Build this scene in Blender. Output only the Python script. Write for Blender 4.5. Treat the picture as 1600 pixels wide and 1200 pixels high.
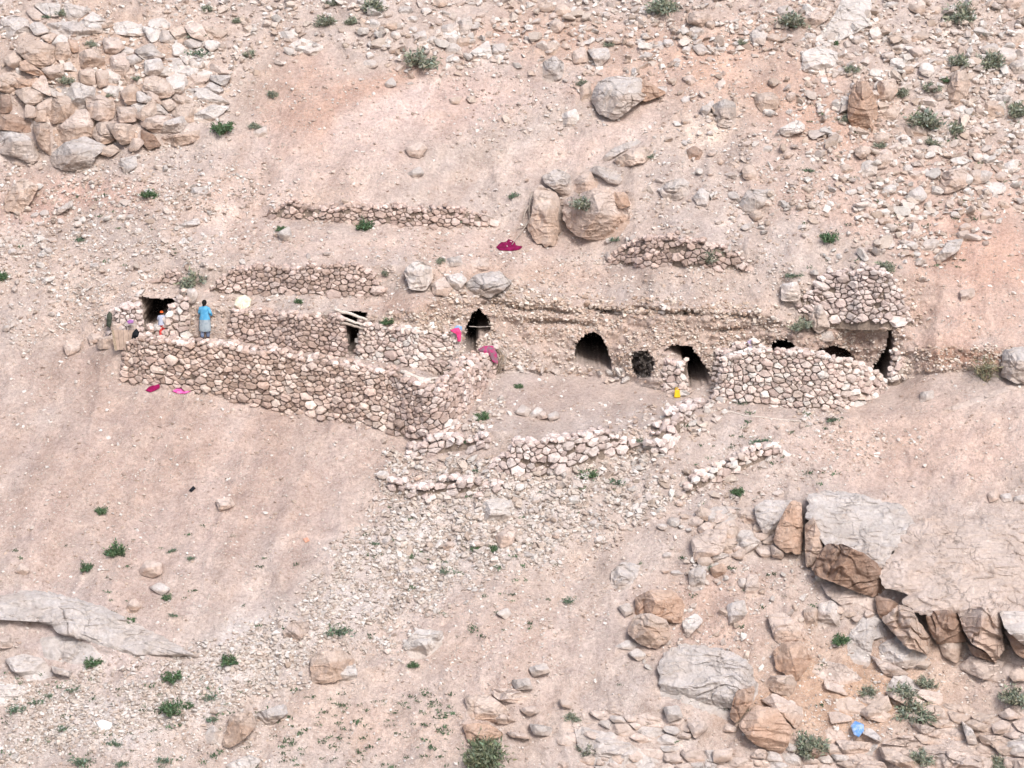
import bpy, bmesh, math, random
import numpy as np
from mathutils import Vector, Matrix, Euler

scene = bpy.context.scene
for o in list(bpy.data.objects):
    bpy.data.objects.remove(o, do_unlink=True)

# ---------------------------------------------------------------- camera, sky, sun, exposure
PITCH = math.radians(15.0)
DIST = 110.0
LENS = 92.0
FPX = LENS / 36.0 * 1600.0
cam_d = bpy.data.cameras.new("camera")
cam_d.lens = LENS; cam_d.sensor_width = 36.0
cam_d.clip_start = 1.0; cam_d.clip_end = 2000.0
cam = bpy.data.objects.new("camera", cam_d)
scene.collection.objects.link(cam)
CAM = np.array([0.0, -DIST * math.cos(PITCH), DIST * math.sin(PITCH)])
cam.location = CAM
cam.rotation_euler = (math.radians(90) - PITCH, 0, 0)
scene.camera = cam

SUN_EL, SUN_AZ = math.radians(47), math.radians(160)     # azimuth clockwise from +Y: soft light from behind the viewer's right shoulder
world = bpy.data.worlds.new("World"); scene.world = world
world.use_nodes = True
wn = world.node_tree.nodes; wl = world.node_tree.links
sky = wn.new("ShaderNodeTexSky"); sky.sky_type = 'NISHITA'; sky.sun_disc = False
sky.sun_elevation = SUN_EL; sky.sun_rotation = SUN_AZ
sky.air_density = 0.8; sky.dust_density = 4.0; sky.ozone_density = 0.6
wl.new(sky.outputs[0], wn["Background"].inputs[0])
wn["Background"].inputs[1].default_value = 0.12
sd = bpy.data.lights.new("sun", 'SUN'); sd.energy = 1.5; sd.angle = math.radians(16); sd.color = (1.0, 0.99, 0.985)
sun = bpy.data.objects.new("sun", sd); scene.collection.objects.link(sun)
sdir = Vector((math.sin(SUN_AZ) * math.cos(SUN_EL), math.cos(SUN_AZ) * math.cos(SUN_EL), math.sin(SUN_EL)))
sun.rotation_euler = sdir.to_track_quat('Z', 'Y').to_euler()
sun.location = (60, -20, 90)
vs = scene.view_settings
vs.view_transform = 'Standard'; vs.look = 'None'; vs.gamma = 1.0; vs.use_curve_mapping = False
vs.exposure = 0.63
scene.render.engine = 'CYCLES'
scene.cycles.max_bounces = 4; scene.cycles.diffuse_bounces = 2; scene.cycles.glossy_bounces = 1
scene.render.resolution_x = 1024; scene.render.resolution_y = 768

# ---------------------------------------------------------------- helpers
COL = scene.collection
rng = np.random.default_rng(7)
random.seed(7)

def lin(r, g, b):
    def f(c):
        c = c / 255.0
        return c / 12.92 if c <= 0.04045 else ((c + 0.055) / 1.055) ** 2.4
    return np.array([f(r), f(g), f(b)])

def _hash(ix, iy, iz):
    h = (ix * 374761393 + iy * 668265263 + iz * 1274126177) & 0xffffffff
    h = ((h ^ (h >> 13)) * 1274126177) & 0xffffffff
    h = ((h ^ (h >> 16)) * 2246822519) & 0xffffffff
    return ((h ^ (h >> 15)) & 0xffffff) / float(0x7fffff) - 1.0

def vnoise(p):
    p = np.asarray(p, dtype=np.float64)
    i = np.floor(p).astype(np.int64); f = p - i
    f = f * f * f * (f * (f * 6 - 15) + 10)
    x, y, z = i[..., 0], i[..., 1], i[..., 2]
    fx, fy, fz = f[..., 0], f[..., 1], f[..., 2]
    def L(a, b, t): return a + (b - a) * t
    a = L(_hash(x, y, z), _hash(x + 1, y, z), fx)
    b = L(_hash(x, y + 1, z), _hash(x + 1, y + 1, z), fx)
    c = L(_hash(x, y, z + 1), _hash(x + 1, y, z + 1), fx)
    d = L(_hash(x, y + 1, z + 1), _hash(x + 1, y + 1, z + 1), fx)
    return L(L(a, b, fy), L(c, d, fy), fz)

def fbm(p, octaves=4, gain=0.5):
    p = np.asarray(p, dtype=np.float64)
    s = np.zeros(p.shape[:-1]); a = 1.0; t = 0.0
    for k in range(octaves):
        s += a * vnoise(p + k * 17.31); t += a; a *= gain; p = p * 2.03
    return s / t

def ridged(p, octaves=3):
    p = np.asarray(p, dtype=np.float64)
    s = np.zeros(p.shape[:-1]); a = 1.0; t = 0.0
    for k in range(octaves):
        s += a * (1 - np.abs(vnoise(p + k * 9.7)) * 2); t += a; a *= 0.5; p = p * 2.1
    return s / t

def mk_mesh(name, V, F, cols=None, smooth=False):
    me = bpy.data.meshes.new(name)
    V = np.asarray(V, dtype=np.float32)
    if isinstance(F, np.ndarray):
        n, k = F.shape
        me.vertices.add(len(V)); me.vertices.foreach_set("co", V.ravel())
        me.loops.add(n * k); me.loops.foreach_set("vertex_index", F.astype(np.int32).ravel())
        me.polygons.add(n); me.polygons.foreach_set("loop_start", np.arange(0, n * k, k, dtype=np.int32))
        me.update(calc_edges=True); me.validate()
    else:
        me.from_pydata([tuple(map(float, v)) for v in V], [], [tuple(int(i) for i in f) for f in F]); me.update()
    if cols is not None:
        at = me.color_attributes.new("col", 'FLOAT_COLOR', 'POINT')
        c = np.ones((len(V), 4), dtype=np.float32)
        c[:, :3] = cols
        at.data.foreach_set("color", c.ravel())
    me.polygons.foreach_set("use_smooth", np.full(len(me.polygons), bool(smooth)))
    return me

def add(name, me, mat=None, parent=None, label=None, cat=None, group=None, kind=None):
    o = bpy.data.objects.new(name, me); COL.objects.link(o)
    if mat is not None and me is not None and len(me.materials) == 0: me.materials.append(mat)
    if parent is not None: o.parent = parent
    if label: o["label"] = label
    if cat: o["category"] = cat
    if group: o["group"] = group
    if kind: o["kind"] = kind
    return o

def empty(name, loc, label, cat, group=None):
    o = bpy.data.objects.new(name, None); COL.objects.link(o)
    o.location = loc; o.empty_display_size = 0.3
    o["label"] = label; o["category"] = cat
    if group: o["group"] = group
    return o

def part(name, V, F, mat, root, cols=None, smooth=False, kind=None):
    """mesh given in world space, parented under root (root may be moved)"""
    V = np.asarray(V, dtype=np.float64) - np.array(root.location if root.parent is None else (np.array(root.location) + np.array(root.parent.location)))
    return add(name, mk_mesh(name, V, F, cols, smooth), mat, root, kind=kind)

def pip(u, v, poly):
    poly = np.asarray(poly, float); n = len(poly)
    ins = np.zeros(np.shape(u), bool); j = n - 1
    for i in range(n):
        xi, yi = poly[i]; xj, yj = poly[j]
        if yi != yj:
            c = ((yi > v) != (yj > v)) & (u < (xj - xi) * (v - yi) / (yj - yi) + xi)
            ins ^= c
        j = i
    return ins

# ---------------------------------------------------------------- materials
def nt(name):
    m = bpy.data.materials.new(name); m.use_nodes = True
    n = m.node_tree.nodes; l = m.node_tree.links
    b = n["Principled BSDF"]; b.inputs["Roughness"].default_value = 0.92
    b.inputs["Specular IOR Level"].default_value = 0.15
    return m, n, l, b

def earth_material(name, soil=True, strength=1.0):
    m, n, l, b = nt(name)
    at = n.new("ShaderNodeAttribute"); at.attribute_name = "col"
    geo = n.new("ShaderNodeNewGeometry")
    def noise(scale, detail=4, rough=0.6):
        t = n.new("ShaderNodeTexNoise"); t.inputs["Scale"].default_value = scale
        t.inputs["Detail"].default_value = detail; t.inputs["Roughness"].default_value = rough
        l.new(geo.outputs["Position"], t.inputs["Vector"]); return t
    def vor(scale):
        t = n.new("ShaderNodeTexVoronoi"); t.inputs["Scale"].default_value = scale
        l.new(geo.outputs["Position"], t.inputs["Vector"]); return t
    def math_(op, a, bb, clamp=False):
        t = n.new("ShaderNodeMath"); t.operation = op; t.use_clamp = clamp
        for k, x in ((0, a), (1, bb)):
            if isinstance(x, (int, float)): t.inputs[k].default_value = x
            else: l.new(x, t.inputs[k])
        return t.outputs[0]
    def mapr(x, a, bb, c, d):
        t = n.new("ShaderNodeMapRange"); l.new(x, t.inputs[0])
        for k, q in zip((1, 2, 3, 4), (a, bb, c, d)): t.inputs[k].default_value = q
        return t.outputs[0]
    def mix(f, A, B, mode='MIX'):
        t = n.new("ShaderNodeMix"); t.data_type = 'RGBA'; t.blend_type = mode
        if isinstance(f, (int, float)): t.inputs[0].default_value = f
        else: l.new(f, t.inputs[0])
        for k, x in ((6, A), (7, B)):
            if isinstance(x, tuple): t.inputs[k].default_value = x
            else: l.new(x, t.inputs[k])
        return t.outputs[2]
    def tint(x, lo, hi):
        r = n.new("ShaderNodeValToRGB"); l.new(x, r.inputs[0])
        r.color_ramp.elements[0].color = lo; r.color_ramp.elements[1].color = hi
        return r.outputs[0]
    n1 = noise(1.3, 5); n2 = noise(7.0, 6, 0.7)
    if soil:
        base = mix(1.0, at.outputs[0], tint(mapr(n1.outputs[0], .3, .7, 0, 1), (.86, .85, .86, 1), (1.12, 1.12, 1.10, 1)), 'MULTIPLY')
        base = mix(1.0, base, tint(mapr(n2.outputs[0], .3, .72, 0, 1), (.70, .66, .63, 1), (1.17, 1.18, 1.18, 1)), 'MULTIPLY')
        # gravel: pale chips of stone lying in the soil, two sizes
        v1 = vor(9.0); v2 = vor(22.0)
        gm = noise(0.9, 3)
        th1 = mapr(gm.outputs[0], .35, .65, .15, .36)
        chip1 = mapr(math_('SUBTRACT', th1, v1.outputs[0]), 0, .05, 0, 1)
        pick = n.new("ShaderNodeSeparateColor"); l.new(v1.outputs[1], pick.inputs[0])
        chip1 = math_('MULTIPLY', chip1, mapr(pick.outputs[0], .45, .5, 0, 1), True)
        chipc = tint(pick.outputs[1], (.50, .42, .36, 1), (.72, .67, .61, 1))
        base = mix(math_('MULTIPLY', chip1, .75), base, chipc)
        pick2 = n.new("ShaderNodeSeparateColor"); l.new(v2.outputs[1], pick2.inputs[0])
        chip2 = math_('MULTIPLY', mapr(math_('SUBTRACT', .34, v2.outputs[0]), 0, .06, 0, 1), mapr(pick2.outputs[0], .6, .65, 0, 1), True)
        base = mix(math_('MULTIPLY', chip2, .65), base, tint(pick2.outputs[1], (.33, .27, .23, 1), (.74, .70, .65, 1)))
        h = math_('ADD', math_('MULTIPLY', n2.outputs[0], .55), math_('MULTIPLY', chip1, .5))
        n6 = noise(24.0, 4, .7)
        base = mix(1.0, base, tint(mapr(n6.outputs[0], .3, .7, 0, 1), (.82, .80, .78, 1), (1.13, 1.13, 1.13, 1)), 'MULTIPLY')
        h = math_('ADD', h, math_('MULTIPLY', chip2, .25))
        h = math_('ADD', h, math_('MULTIPLY', n6.outputs[0], .35))
        bd = .10
    else:
        base = mix(1.0, at.outputs[0], tint(mapr(n1.outputs[0], .3, .7, 0, 1), (.88, .85, .82, 1), (1.10, 1.10, 1.10, 1)), 'MULTIPLY')
        base = mix(1.0, base, tint(mapr(n2.outputs[0], .32, .7, 0, 1), (.80, .78, .76, 1), (1.12, 1.13, 1.14, 1)), 'MULTIPLY')
        n3 = noise(3.1, 4, .65)
        base = mix(mapr(n3.outputs[0], .56, .72, 0, .35), base, (.46, .37, .31, 1))      # iron-stained patches
        n4 = noise(4.7, 5, .7)
        base = mix(mapr(n4.outputs[0], .60, .70, 0, .35), base, (.60, .58, .55, 1))      # pale lichen patches
        n5 = noise(26.0, 3, .7)
        # fractures and bedding joints
        nz = noise(1.1, 5, .65)
        ds = n.new("ShaderNodeVectorMath"); ds.operation = 'MULTIPLY_ADD'
        l.new(nz.outputs[1], ds.inputs[0]); ds.inputs[1].default_value = (1.1, 1.1, 1.1); l.new(geo.outputs["Position"], ds.inputs[2])
        sc_ = n.new("ShaderNodeVectorMath"); sc_.operation = 'MULTIPLY'; sc_.inputs[1].default_value = (.75, .75, 1.7); l.new(ds.outputs[0], sc_.inputs[0])
        wv = n.new("ShaderNodeTexVoronoi"); wv.feature = 'DISTANCE_TO_EDGE'; wv.inputs["Scale"].default_value = 1.0; l.new(sc_.outputs[0], wv.inputs["Vector"])
        cm = noise(.7, 3); thr = mapr(cm.outputs[0], .46, .66, .001, .022)
        crack = math_('DIVIDE', wv.outputs[0], thr, True)
        base = mix(mapr(crack, 0, 1, .35, 0), base, (.20, .155, .13, 1))
        h = math_('ADD', math_('MULTIPLY', n2.outputs[0], .9), math_('MULTIPLY', n5.outputs[0], .25))
        h = math_('ADD', h, math_('MULTIPLY', crack, .45))
        bd = .07
    l.new(base, b.inputs["Base Color"])
    bp = n.new("ShaderNodeBump"); bp.inputs["Strength"].default_value = strength; bp.inputs["Distance"].default_value = bd
    l.new(h, bp.inputs["Height"]); l.new(bp.outputs[0], b.inputs["Normal"])
    return m

def plain(name, rgb, rough=.9, var=.25, scale=14.0, bump=.02):
    m, n, l, b = nt(name); b.inputs["Roughness"].default_value = rough
    geo = n.new("ShaderNodeNewGeometry")
    t = n.new("ShaderNodeTexNoise"); t.inputs["Scale"].default_value = scale; t.inputs["Detail"].default_value = 5
    l.new(geo.outputs["Position"], t.inputs["Vector"])
    r = n.new("ShaderNodeValToRGB"); l.new(t.outputs[0], r.inputs[0])
    r.color_ramp.elements[0].position = .3; r.color_ramp.elements[1].position = .7
    r.color_ramp.elements[0].color = (*[c * (1 - var) for c in rgb], 1); r.color_ramp.elements[1].color = (*[min(1, c * (1 + var)) for c in rgb], 1)
    l.new(r.outputs[0], b.inputs["Base Color"])
    bp = n.new("ShaderNodeBump"); bp.inputs["Distance"].default_value = bump; l.new(t.outputs[0], bp.inputs["Height"])
    l.new(bp.outputs[0], b.inputs["Normal"])
    return m

def leaf_material(name):
    m, n, l, b = nt(name); b.inputs["Roughness"].default_value = .75
    at = n.new("ShaderNodeAttribute"); at.attribute_name = "col"
    l.new(at.outputs[0], b.inputs["Base Color"])
    return m

M_SOIL = earth_material("soil_gravel", True)
M_ROCK = earth_material("weathered_rock", False)
M_STONE = earth_material("wall_stone", False, .7)
M_CORE = plain("wall_earth_fill", (.25, .20, .165), .95, .3, 9, .05)
M_LEAF = leaf_material("leaves")
M_WOOD = plain("grey_weathered_wood", (.42, .36, .31), .85, .35, 18, .02)
M_WOODP = plain("pale_weathered_wood", (.62, .56, .50), .85, .25, 18, .02)
M_TWIG = plain("dry_twigs", (.34, .27, .20), .9, .35, 20, .01)

# ---------------------------------------------------------------- camera rays
Fv = np.array([0, math.cos(PITCH), -math.sin(PITCH)]); Uv = np.array([0, math.sin(PITCH), math.cos(PITCH)])
def ray(u, v):
    x = (np.asarray(u, float) - 800) / FPX; y = (600 - np.asarray(v, float)) / FPX
    return np.stack([x, Fv[1] + y * Uv[1], Fv[2] + y * Uv[2]], -1)      # unit forward depth
# ---------------------------------------------------------------- the hillside: strata lines seen on the slope, each band with its own steepness
def axis(lo, a, b, hi, fine, mid, coarse, m0=None, m1=None):
    s = list(np.arange(lo, a, coarse))
    if m0 is None: s += list(np.arange(a, b, fine))
    else: s += list(np.arange(a, m0, mid)) + list(np.arange(m0, m1, fine)) + list(np.arange(m1, b, mid))
    s += list(np.arange(b, hi + coarse, coarse))
    return np.array(s)
US = axis(-500, -40, 1640, 2100, 2.4, 2.4, 14)
VS = axis(-460, -40, 1240, 1700, 2.0, 2.7, 14, 440, 640)[::-1].copy()      # bottom to top
NU, NV = len(US), len(VS)
def PL(*pts):
    pts = np.array(pts, float); return np.interp(US, pts[:, 0], pts[:, 1])
B0 = 33.0
lines = [   # v along u, bottom to top
 PL((-500,640),(0,585),(120,580),(190,592),(330,612),(480,645),(600,668),(690,692),(760,700),(850,742),(900,738),(1000,712),(1080,702),(1150,690),(1300,668),(1450,655),(1600,640),(2100,600)),
 PL((-500,620),(0,568),(120,560),(190,540),(215,530),(330,540),(480,565),(600,582),(650,600),(690,645),(760,668),(850,690),(900,682),(1000,668),(1080,650),(1150,662),(1300,650),(1450,640),(1600,628),(2100,590)),
 PL((-500,560),(0,520),(120,540),(190,527),(215,522),(300,528),(355,530),(450,541),(540,552),(600,562),(700,584),(770,578),(880,582),(960,592),(1040,605),(1110,607),(1250,603),(1400,598),(1430,584),(1500,580),(1600,572),(2100,560)),
 PL((-500,540),(0,500),(120,505),(170,490),(215,468),(300,470),(360,484),(450,488),(540,488),(600,497),(650,482),(700,462),(830,472),(1000,482),(1100,486),(1200,495),(1230,508),(1350,506),(1410,512),(1440,545),(1500,540),(1600,540),(2100,530)),
 PL((-500,500),(0,455),(200,445),(250,438),(330,450),(450,455),(600,459),(650,450),(700,440),(830,440),(940,415),(1000,412),(1170,418),(1220,470),(1250,500),(1350,500),(1430,497),(1460,480),(1600,460),(2100,460)),
 PL((-500,490),(0,440),(200,425),(250,414),(330,420),(450,418),(600,414),(650,412),(700,412),(830,405),(940,372),(1000,372),(1170,384),(1220,425),(1250,424),(1350,422),(1430,425),(1460,440),(1600,420),(2100,420)),
 PL((-500,400),(0,360),(300,345),(410,335),(500,342),(700,352),(780,348),(850,340),(1000,340),(1600,330),(2100,320)),
 PL((-500,385),(0,345),(300,330),(410,317),(500,318),(700,326),(780,330),(850,325),(1000,325),(1600,315),(2100,305)),
]
angs = [   # steepness of the band below line 0, between lines, and above the last
 PL((-500,31),(0,30),(600,31),(1000,32),(1600,33),(2100,33)),
 PL((-500,33),(110,33),(175,60),(200,80),(660,80),(700,62),(760,45),(840,58),(1000,55),(1100,36),(1300,25),(2100,30)),
 PL((-500,33),(80,28),(180,12),(220,6),(620,6),(720,8),(800,10),(1000,10),(1300,9),(1400,10),(1460,20),(1600,24),(2100,30)),
 PL((-500,33),(120,33),(165,55),(210,74),(560,76),(700,72),(780,62),(850,62),(1000,66),(1150,68),(1250,80),(1420,80),(1445,72),(1600,66),(2100,40)),
 PL((-500,33),(0,33),(200,27),(330,20),(600,22),(700,30),(830,36),(1000,38),(1170,38),(1230,40),(1430,40),(1600,38),(2100,36)),
 PL((-500,33),(210,33),(255,68),(600,68),(640,45),(700,34),(900,36),(960,50),(1160,50),(1190,42),(1240,68),(1430,68),(1470,40),(1600,38),(2100,36)),
 PL((-500,33),(200,31),(330,22),(600,22),(800,24),(1000,28),(1200,32),(2100,33)),
 PL((-500,34),(360,34),(420,58),(770,58),(820,36),(2100,36)),
 PL((-500,35),(300,36),(600,36),(1000,35),(1600,34),(2100,34)),
]
VV, UU = np.meshgrid(VS, US, indexing='ij')
wob = fbm(np.stack([UU / 60.0, VV / 60.0, np.zeros_like(UU)], -1), 3) * 5.0
vq = VV + wob
TH = np.broadcast_to(angs[0], UU.shape).copy()
for i, L in enumerate(lines):
    w = np.clip((L[None, :] - vq) / 3.0 + .5, 0, 1)
    TH = TH * (1 - w) + np.broadcast_to(angs[i + 1], UU.shape) * w
def gbump(cu, cv, ru, rv, d):
    global TH
    TH += d * np.exp(-((UU - cu) / ru) ** 2 - ((VV - cv) / rv) ** 2)
gbump(60, 190, 110, 70, 24); gbump(230, 200, 80, 30, 14); gbump(60, 60, 150, 40, -10)
gbump(1400, 880, 130, 60, -8); gbump(1450, 985, 160, 40, 5); gbump(1250, 1120, 200, 60, 6)
gbump(140, 1010, 120, 30, 8); gbump(780, 1110, 70, 30, 14); gbump(910, 330, 70, 50, 10)
gbump(300, 690, 200, 40, 6); gbump(1480, 90, 140, 60, 4)
# integrate distance up each column
R0 = ray(UU, VV)
aa = R0[..., 0] / R0[..., 1]; bb = R0[..., 2] / R0[..., 1]
Y = np.zeros_like(UU)
t0 = math.tan(math.radians(31))
# start on the plane z = t0*y through the origin
Yc = CAM[1]; Zc = CAM[2]
Y[0] = (t0 * Yc - Zc) / (bb[0] - t0)
th = np.radians(TH); sn, cs = np.sin(th), np.cos(th)
jump = PL((-500,0),(195,0),(230,1.1),(600,1.1),(680,0),(2100,0))
for i in range(1, NV):
    Y[i] = Y[i - 1] * (sn[i] - bb[i - 1] * cs[i]) / (sn[i] - bb[i] * cs[i])
    d = (lines[1] - 6 - VS[i]); hit = (d >= 0) & ((lines[1] - 6 - VS[i - 1]) < 0)
    Y[i] += jump * hit
# bring columns back to a common depth far above, gently
ref = Y[0] * 0
k0 = np.argmin(np.abs(VS - 250)); kb = np.argmin(np.abs(VS - 720))
def smooth1(a, n):
    k = np.ones(n) / n; p = np.pad(a, n, mode='edge'); return np.convolve(p, k, 'same')[n:-n]
tgt = smooth1(smooth1(Y[k0], 121), 121)
dev = (tgt - Y[k0]) / Y[k0]
wgt = np.clip((VS - 720) / (250 - 720), 0, 1)
Y *= 1 + dev[None, :] * wgt[:, None]
for sweep in range(5):   # soften the column seams
    Yp = np.pad(Y, ((0, 0), (2, 2)), mode='edge')
    Y = (Yp[:, :-4] + 2 * Yp[:, 1:-3] + 3 * Yp[:, 2:-2] + 2 * Yp[:, 3:-1] + Yp[:, 4:]) / 9.0
DG = Y / R0[..., 1]                      # forward depth
PG = CAM + R0 * DG[..., None]
# relief
steep = np.clip((TH - 50) / 20, 0, 1)
cliffm = np.clip((UU - 600) / 40, 0, 1) * np.clip((VV - 430) / 25, 0, 1) * np.clip((620 - VV) / 20, 0, 1) * steep
Pq = PG * np.array([1, 1, 1])
rel_lo = fbm(Pq * .14, 2) * .8
rel = fbm(Pq * .45, 3) * .42 + fbm(Pq * 1.7, 3) * .09 + fbm(Pq * 5.5, 3) * .045
flat = np.clip((22 - TH) / 10, 0, 1)
rel *= 1 - .55 * flat
rel += rel_lo
rel += (1 - flat) * ridged(Pq * np.array([.62, .13, .13]) + fbm(Pq * .3, 2)[..., None] * .6, 2) * -.20
strat = np.stack([PG[..., 0] * .25, PG[..., 1] * .25, PG[..., 2] * 2.6 + PG[..., 0] * .10], -1)
rel += cliffm * (fbm(strat, 3) * .26 + fbm(Pq * 9.0, 2) * .09 - np.abs(fbm(Pq * 3.2, 3)) * .34 + fbm(Pq * .8, 2) * .3)
edge = np.exp(-((VV - (lines[3] - 4)[None, :]) / 7.0) ** 2) * np.clip((UU - 690) / 50, 0, 1) * np.clip((1230 - UU) / 40, 0, 1)
rel -= edge * .24                        # the lip of the cliff hangs over
alc = np.exp(-(((UU - 1345) / 48) ** 2 + ((VV - 545) / 34) ** 2) ** 2)
rel += alc * .9                          # hollowed bay beside the right-hand cave
slot = np.exp(-((VV - (488 + (UU - 1060) * .05 + 5 * fbm(np.stack([UU / 45, VV * 0, VV * 0 + 12], -1), 3))) / 3.2) ** 2) * np.clip((fbm(np.stack([UU / 22, VV * 0, VV * 0], -1), 2) - .05) * 3, 0, 1) * np.clip((UU - 850) / 40, 0, 1) * np.clip((1200 - UU) / 40, 0, 1)
rel += slot * .6
slot2 = np.exp(-((VV - (507 + (UU - 900) * .035 + 4 * fbm(np.stack([UU / 40, VV * 0, VV * 0 + 2], -1), 2))) / 3.5) ** 2) * np.clip((fbm(np.stack([UU / 50, VV * 0, VV * 0 + 7], -1), 2) + .2) * 2.5, 0, 1) * np.clip((UU - 780) / 40, 0, 1) * np.clip((1190 - UU) / 40, 0, 1)
rel += slot2 * .42
slot3 = np.exp(-((VV - (481 + (UU - 800) * .035 + 9 * fbm(np.stack([UU / 55, VV * 0, VV * 0 + 9], -1), 3))) / 3.5) ** 2) * np.clip((UU - 720) / 40, 0, 1) * np.clip((1210 - UU) / 40, 0, 1) * np.clip(.6 + fbm(np.stack([UU / 30, VV * 0, VV * 0 + 4], -1), 2), 0, 1)
rel += slot3 * .34
rockz = np.clip(np.exp(-((UU - 170) / 210) ** 2 - ((VV - 100) / 130) ** 2) + np.exp(-((UU - 1330) / 270) ** 2 - ((VV - 1060) / 170) ** 2) + np.exp(-((UU - 110) / 140) ** 2 - ((VV - 1010) / 60) ** 2), 0, 1)
ledge = np.stack([PG[..., 0] * .5, PG[..., 1] * .5, PG[..., 2] * 1.8 + PG[..., 0] * .45], -1)
rel += rockz * (fbm(ledge, 4) * .30)
DG = DG + rel
PG = CAM + R0 * DG[..., None]

VSf = VS[::-1].copy(); DGf = DG[::-1].copy()
def depth(u, v):
    u = np.clip(np.asarray(u, float), US[0], US[-1] - 1e-3); v = np.clip(np.asarray(v, float), VSf[0], VSf[-1] - 1e-3)
    i = np.clip(np.searchsorted(US, u) - 1, 0, NU - 2); j = np.clip(np.searchsorted(VSf, v) - 1, 0, NV - 2)
    fu = (u - US[i]) / (US[i + 1] - US[i]); fv = (v - VSf[j]) / (VSf[j + 1] - VSf[j])
    return (DGf[j, i] * (1 - fu) + DGf[j, i + 1] * fu) * (1 - fv) + (DGf[j + 1, i] * (1 - fu) + DGf[j + 1, i + 1] * fu) * fv
def P(u, v, dd=0.0):
    d = depth(u, v) + dd
    return CAM + ray(u, v) * np.asarray(d)[..., None]
def normal(u, v, e=6.0):
    a = P(u + e, v) - P(u - e, v); b = P(u, v - e) - P(u, v + e)
    n = np.cross(a, b); n /= np.linalg.norm(n, axis=-1, keepdims=True) + 1e-9
    return n

# ---- soil colours (the soil's own colour, place by place)
C_SOIL = lin(187, 176, 170)
cg = np.broadcast_to(C_SOIL, UU.shape + (3,)).copy()
def paint(cu, cv, ru, rv, rgb, w=1.0, rot=0.0):
    global cg
    c, s = math.cos(rot), math.sin(rot)
    x = ((UU - cu) * c + (VV - cv) * s) / ru; y = (-(UU - cu) * s + (VV - cv) * c) / rv
    m = np.clip(1.35 - np.sqrt(x * x + y * y) + fn * .55, 0, 1) * w
    m = np.clip(m, 0, 1)[..., None]
    g = sum(rgb) / 3.0; rgb = [g + (x - g) * .78 + e for x, e in zip(rgb, (1, 2, 4))]
    cg = cg * (1 - m) + lin(*rgb) * m
fn = fbm(np.stack([UU / 70, VV / 50, np.full_like(UU, 2.2)], -1), 4)
paint(300, 760, 420, 200, (187, 163, 150), .8)
paint(120, 590, 160, 60, (178, 154, 140), .7)
paint(650, 170, 240, 60, (210, 185, 174), .85, -.25)
paint(620, 120, 160, 24, (186, 150, 130), .8, -.35)
paint(480, 150, 60, 80, (190, 156, 137), .8, .4)
paint(900, 230, 130, 30, (212, 188, 174), .8, -.3)
paint(1100, 200, 60, 40, (222, 202, 184), .8, -.4)
paint(1100, 90, 160, 70, (204, 166, 142), .8, -.3)
paint(1280, 180, 120, 70, (200, 163, 141), .8, .3)
paint(1530, 390, 150, 130, (202, 164, 144), .9)
paint(1500, 500, 90, 50, (208, 174, 156), .8)
paint(1300, 300, 120, 60, (196, 164, 146), .6)
paint(860, 60, 120, 50, (200, 162, 138), .6)
paint(430, 300, 250, 60, (202, 178, 164), .7, -.1)
paint(120, 300, 120, 30, (194, 158, 142), .8, .1)
paint(60, 330, 80, 30, (190, 152, 136), .7)
paint(200, 470, 230, 70, (204, 184, 170), .7, .2)
paint(640, 480, 90, 24, (192, 164, 148), .8)
paint(820, 500, 180, 40, (194, 170, 154), .85)
paint(1050, 520, 220, 55, (194, 170, 154), .9)
paint(1300, 540, 130, 45, (178, 150, 134), .8)
paint(1530, 560, 90, 16, (176, 134, 110), .9)
paint(920, 620, 250, 34, (184, 164, 152), .85)
paint(1450, 690, 200, 80, (206, 178, 162), .8)
paint(800, 430, 300, 20, (192, 166, 148), .8)
paint(700, 380, 300, 34, (200, 176, 162), .7)
paint(760, 980, 200, 120, (196, 172, 158), .7)
paint(820, 850, 220, 120, (198, 182, 170), .7)
paint(350, 1080, 330, 90, (196, 180, 168), .7, -.35)
paint(700, 850, 190, 70, (202, 195, 190), .8, -.35)
paint(400, 1010, 260, 55, (202, 195, 190), .8, -.5)
paint(130, 1140, 200, 50, (202, 195, 190), .8, -.2)
paint(1120, 960, 120, 80, (196, 166, 148), .7)
paint(1330, 1090, 200, 90, (196, 160, 130), .8)
paint(600, 1130, 140, 60, (198, 174, 158), .8)
paint(120, 1000, 160, 55, (198, 182, 176), .7, .3)
paint(170, 90, 200, 90, (196, 170, 150), .8)
stk = fbm(np.stack([UU / 34 + VV / 60, VV / 120 - UU / 300, np.full_like(UU, 4.4)], -1), 4)
cg *= (1 + .16 * stk)[..., None] * np.stack([1 + .03 * stk * 0, 1 + .05 * stk, 1 + .09 * stk], -1)
cg *= (1 + .10 * fbm(np.stack([UU / 26, VV / 14, np.full_like(UU, 8.1)], -1), 4))[..., None]

cg *= np.array([1.15, 1.125, 1.12])
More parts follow.
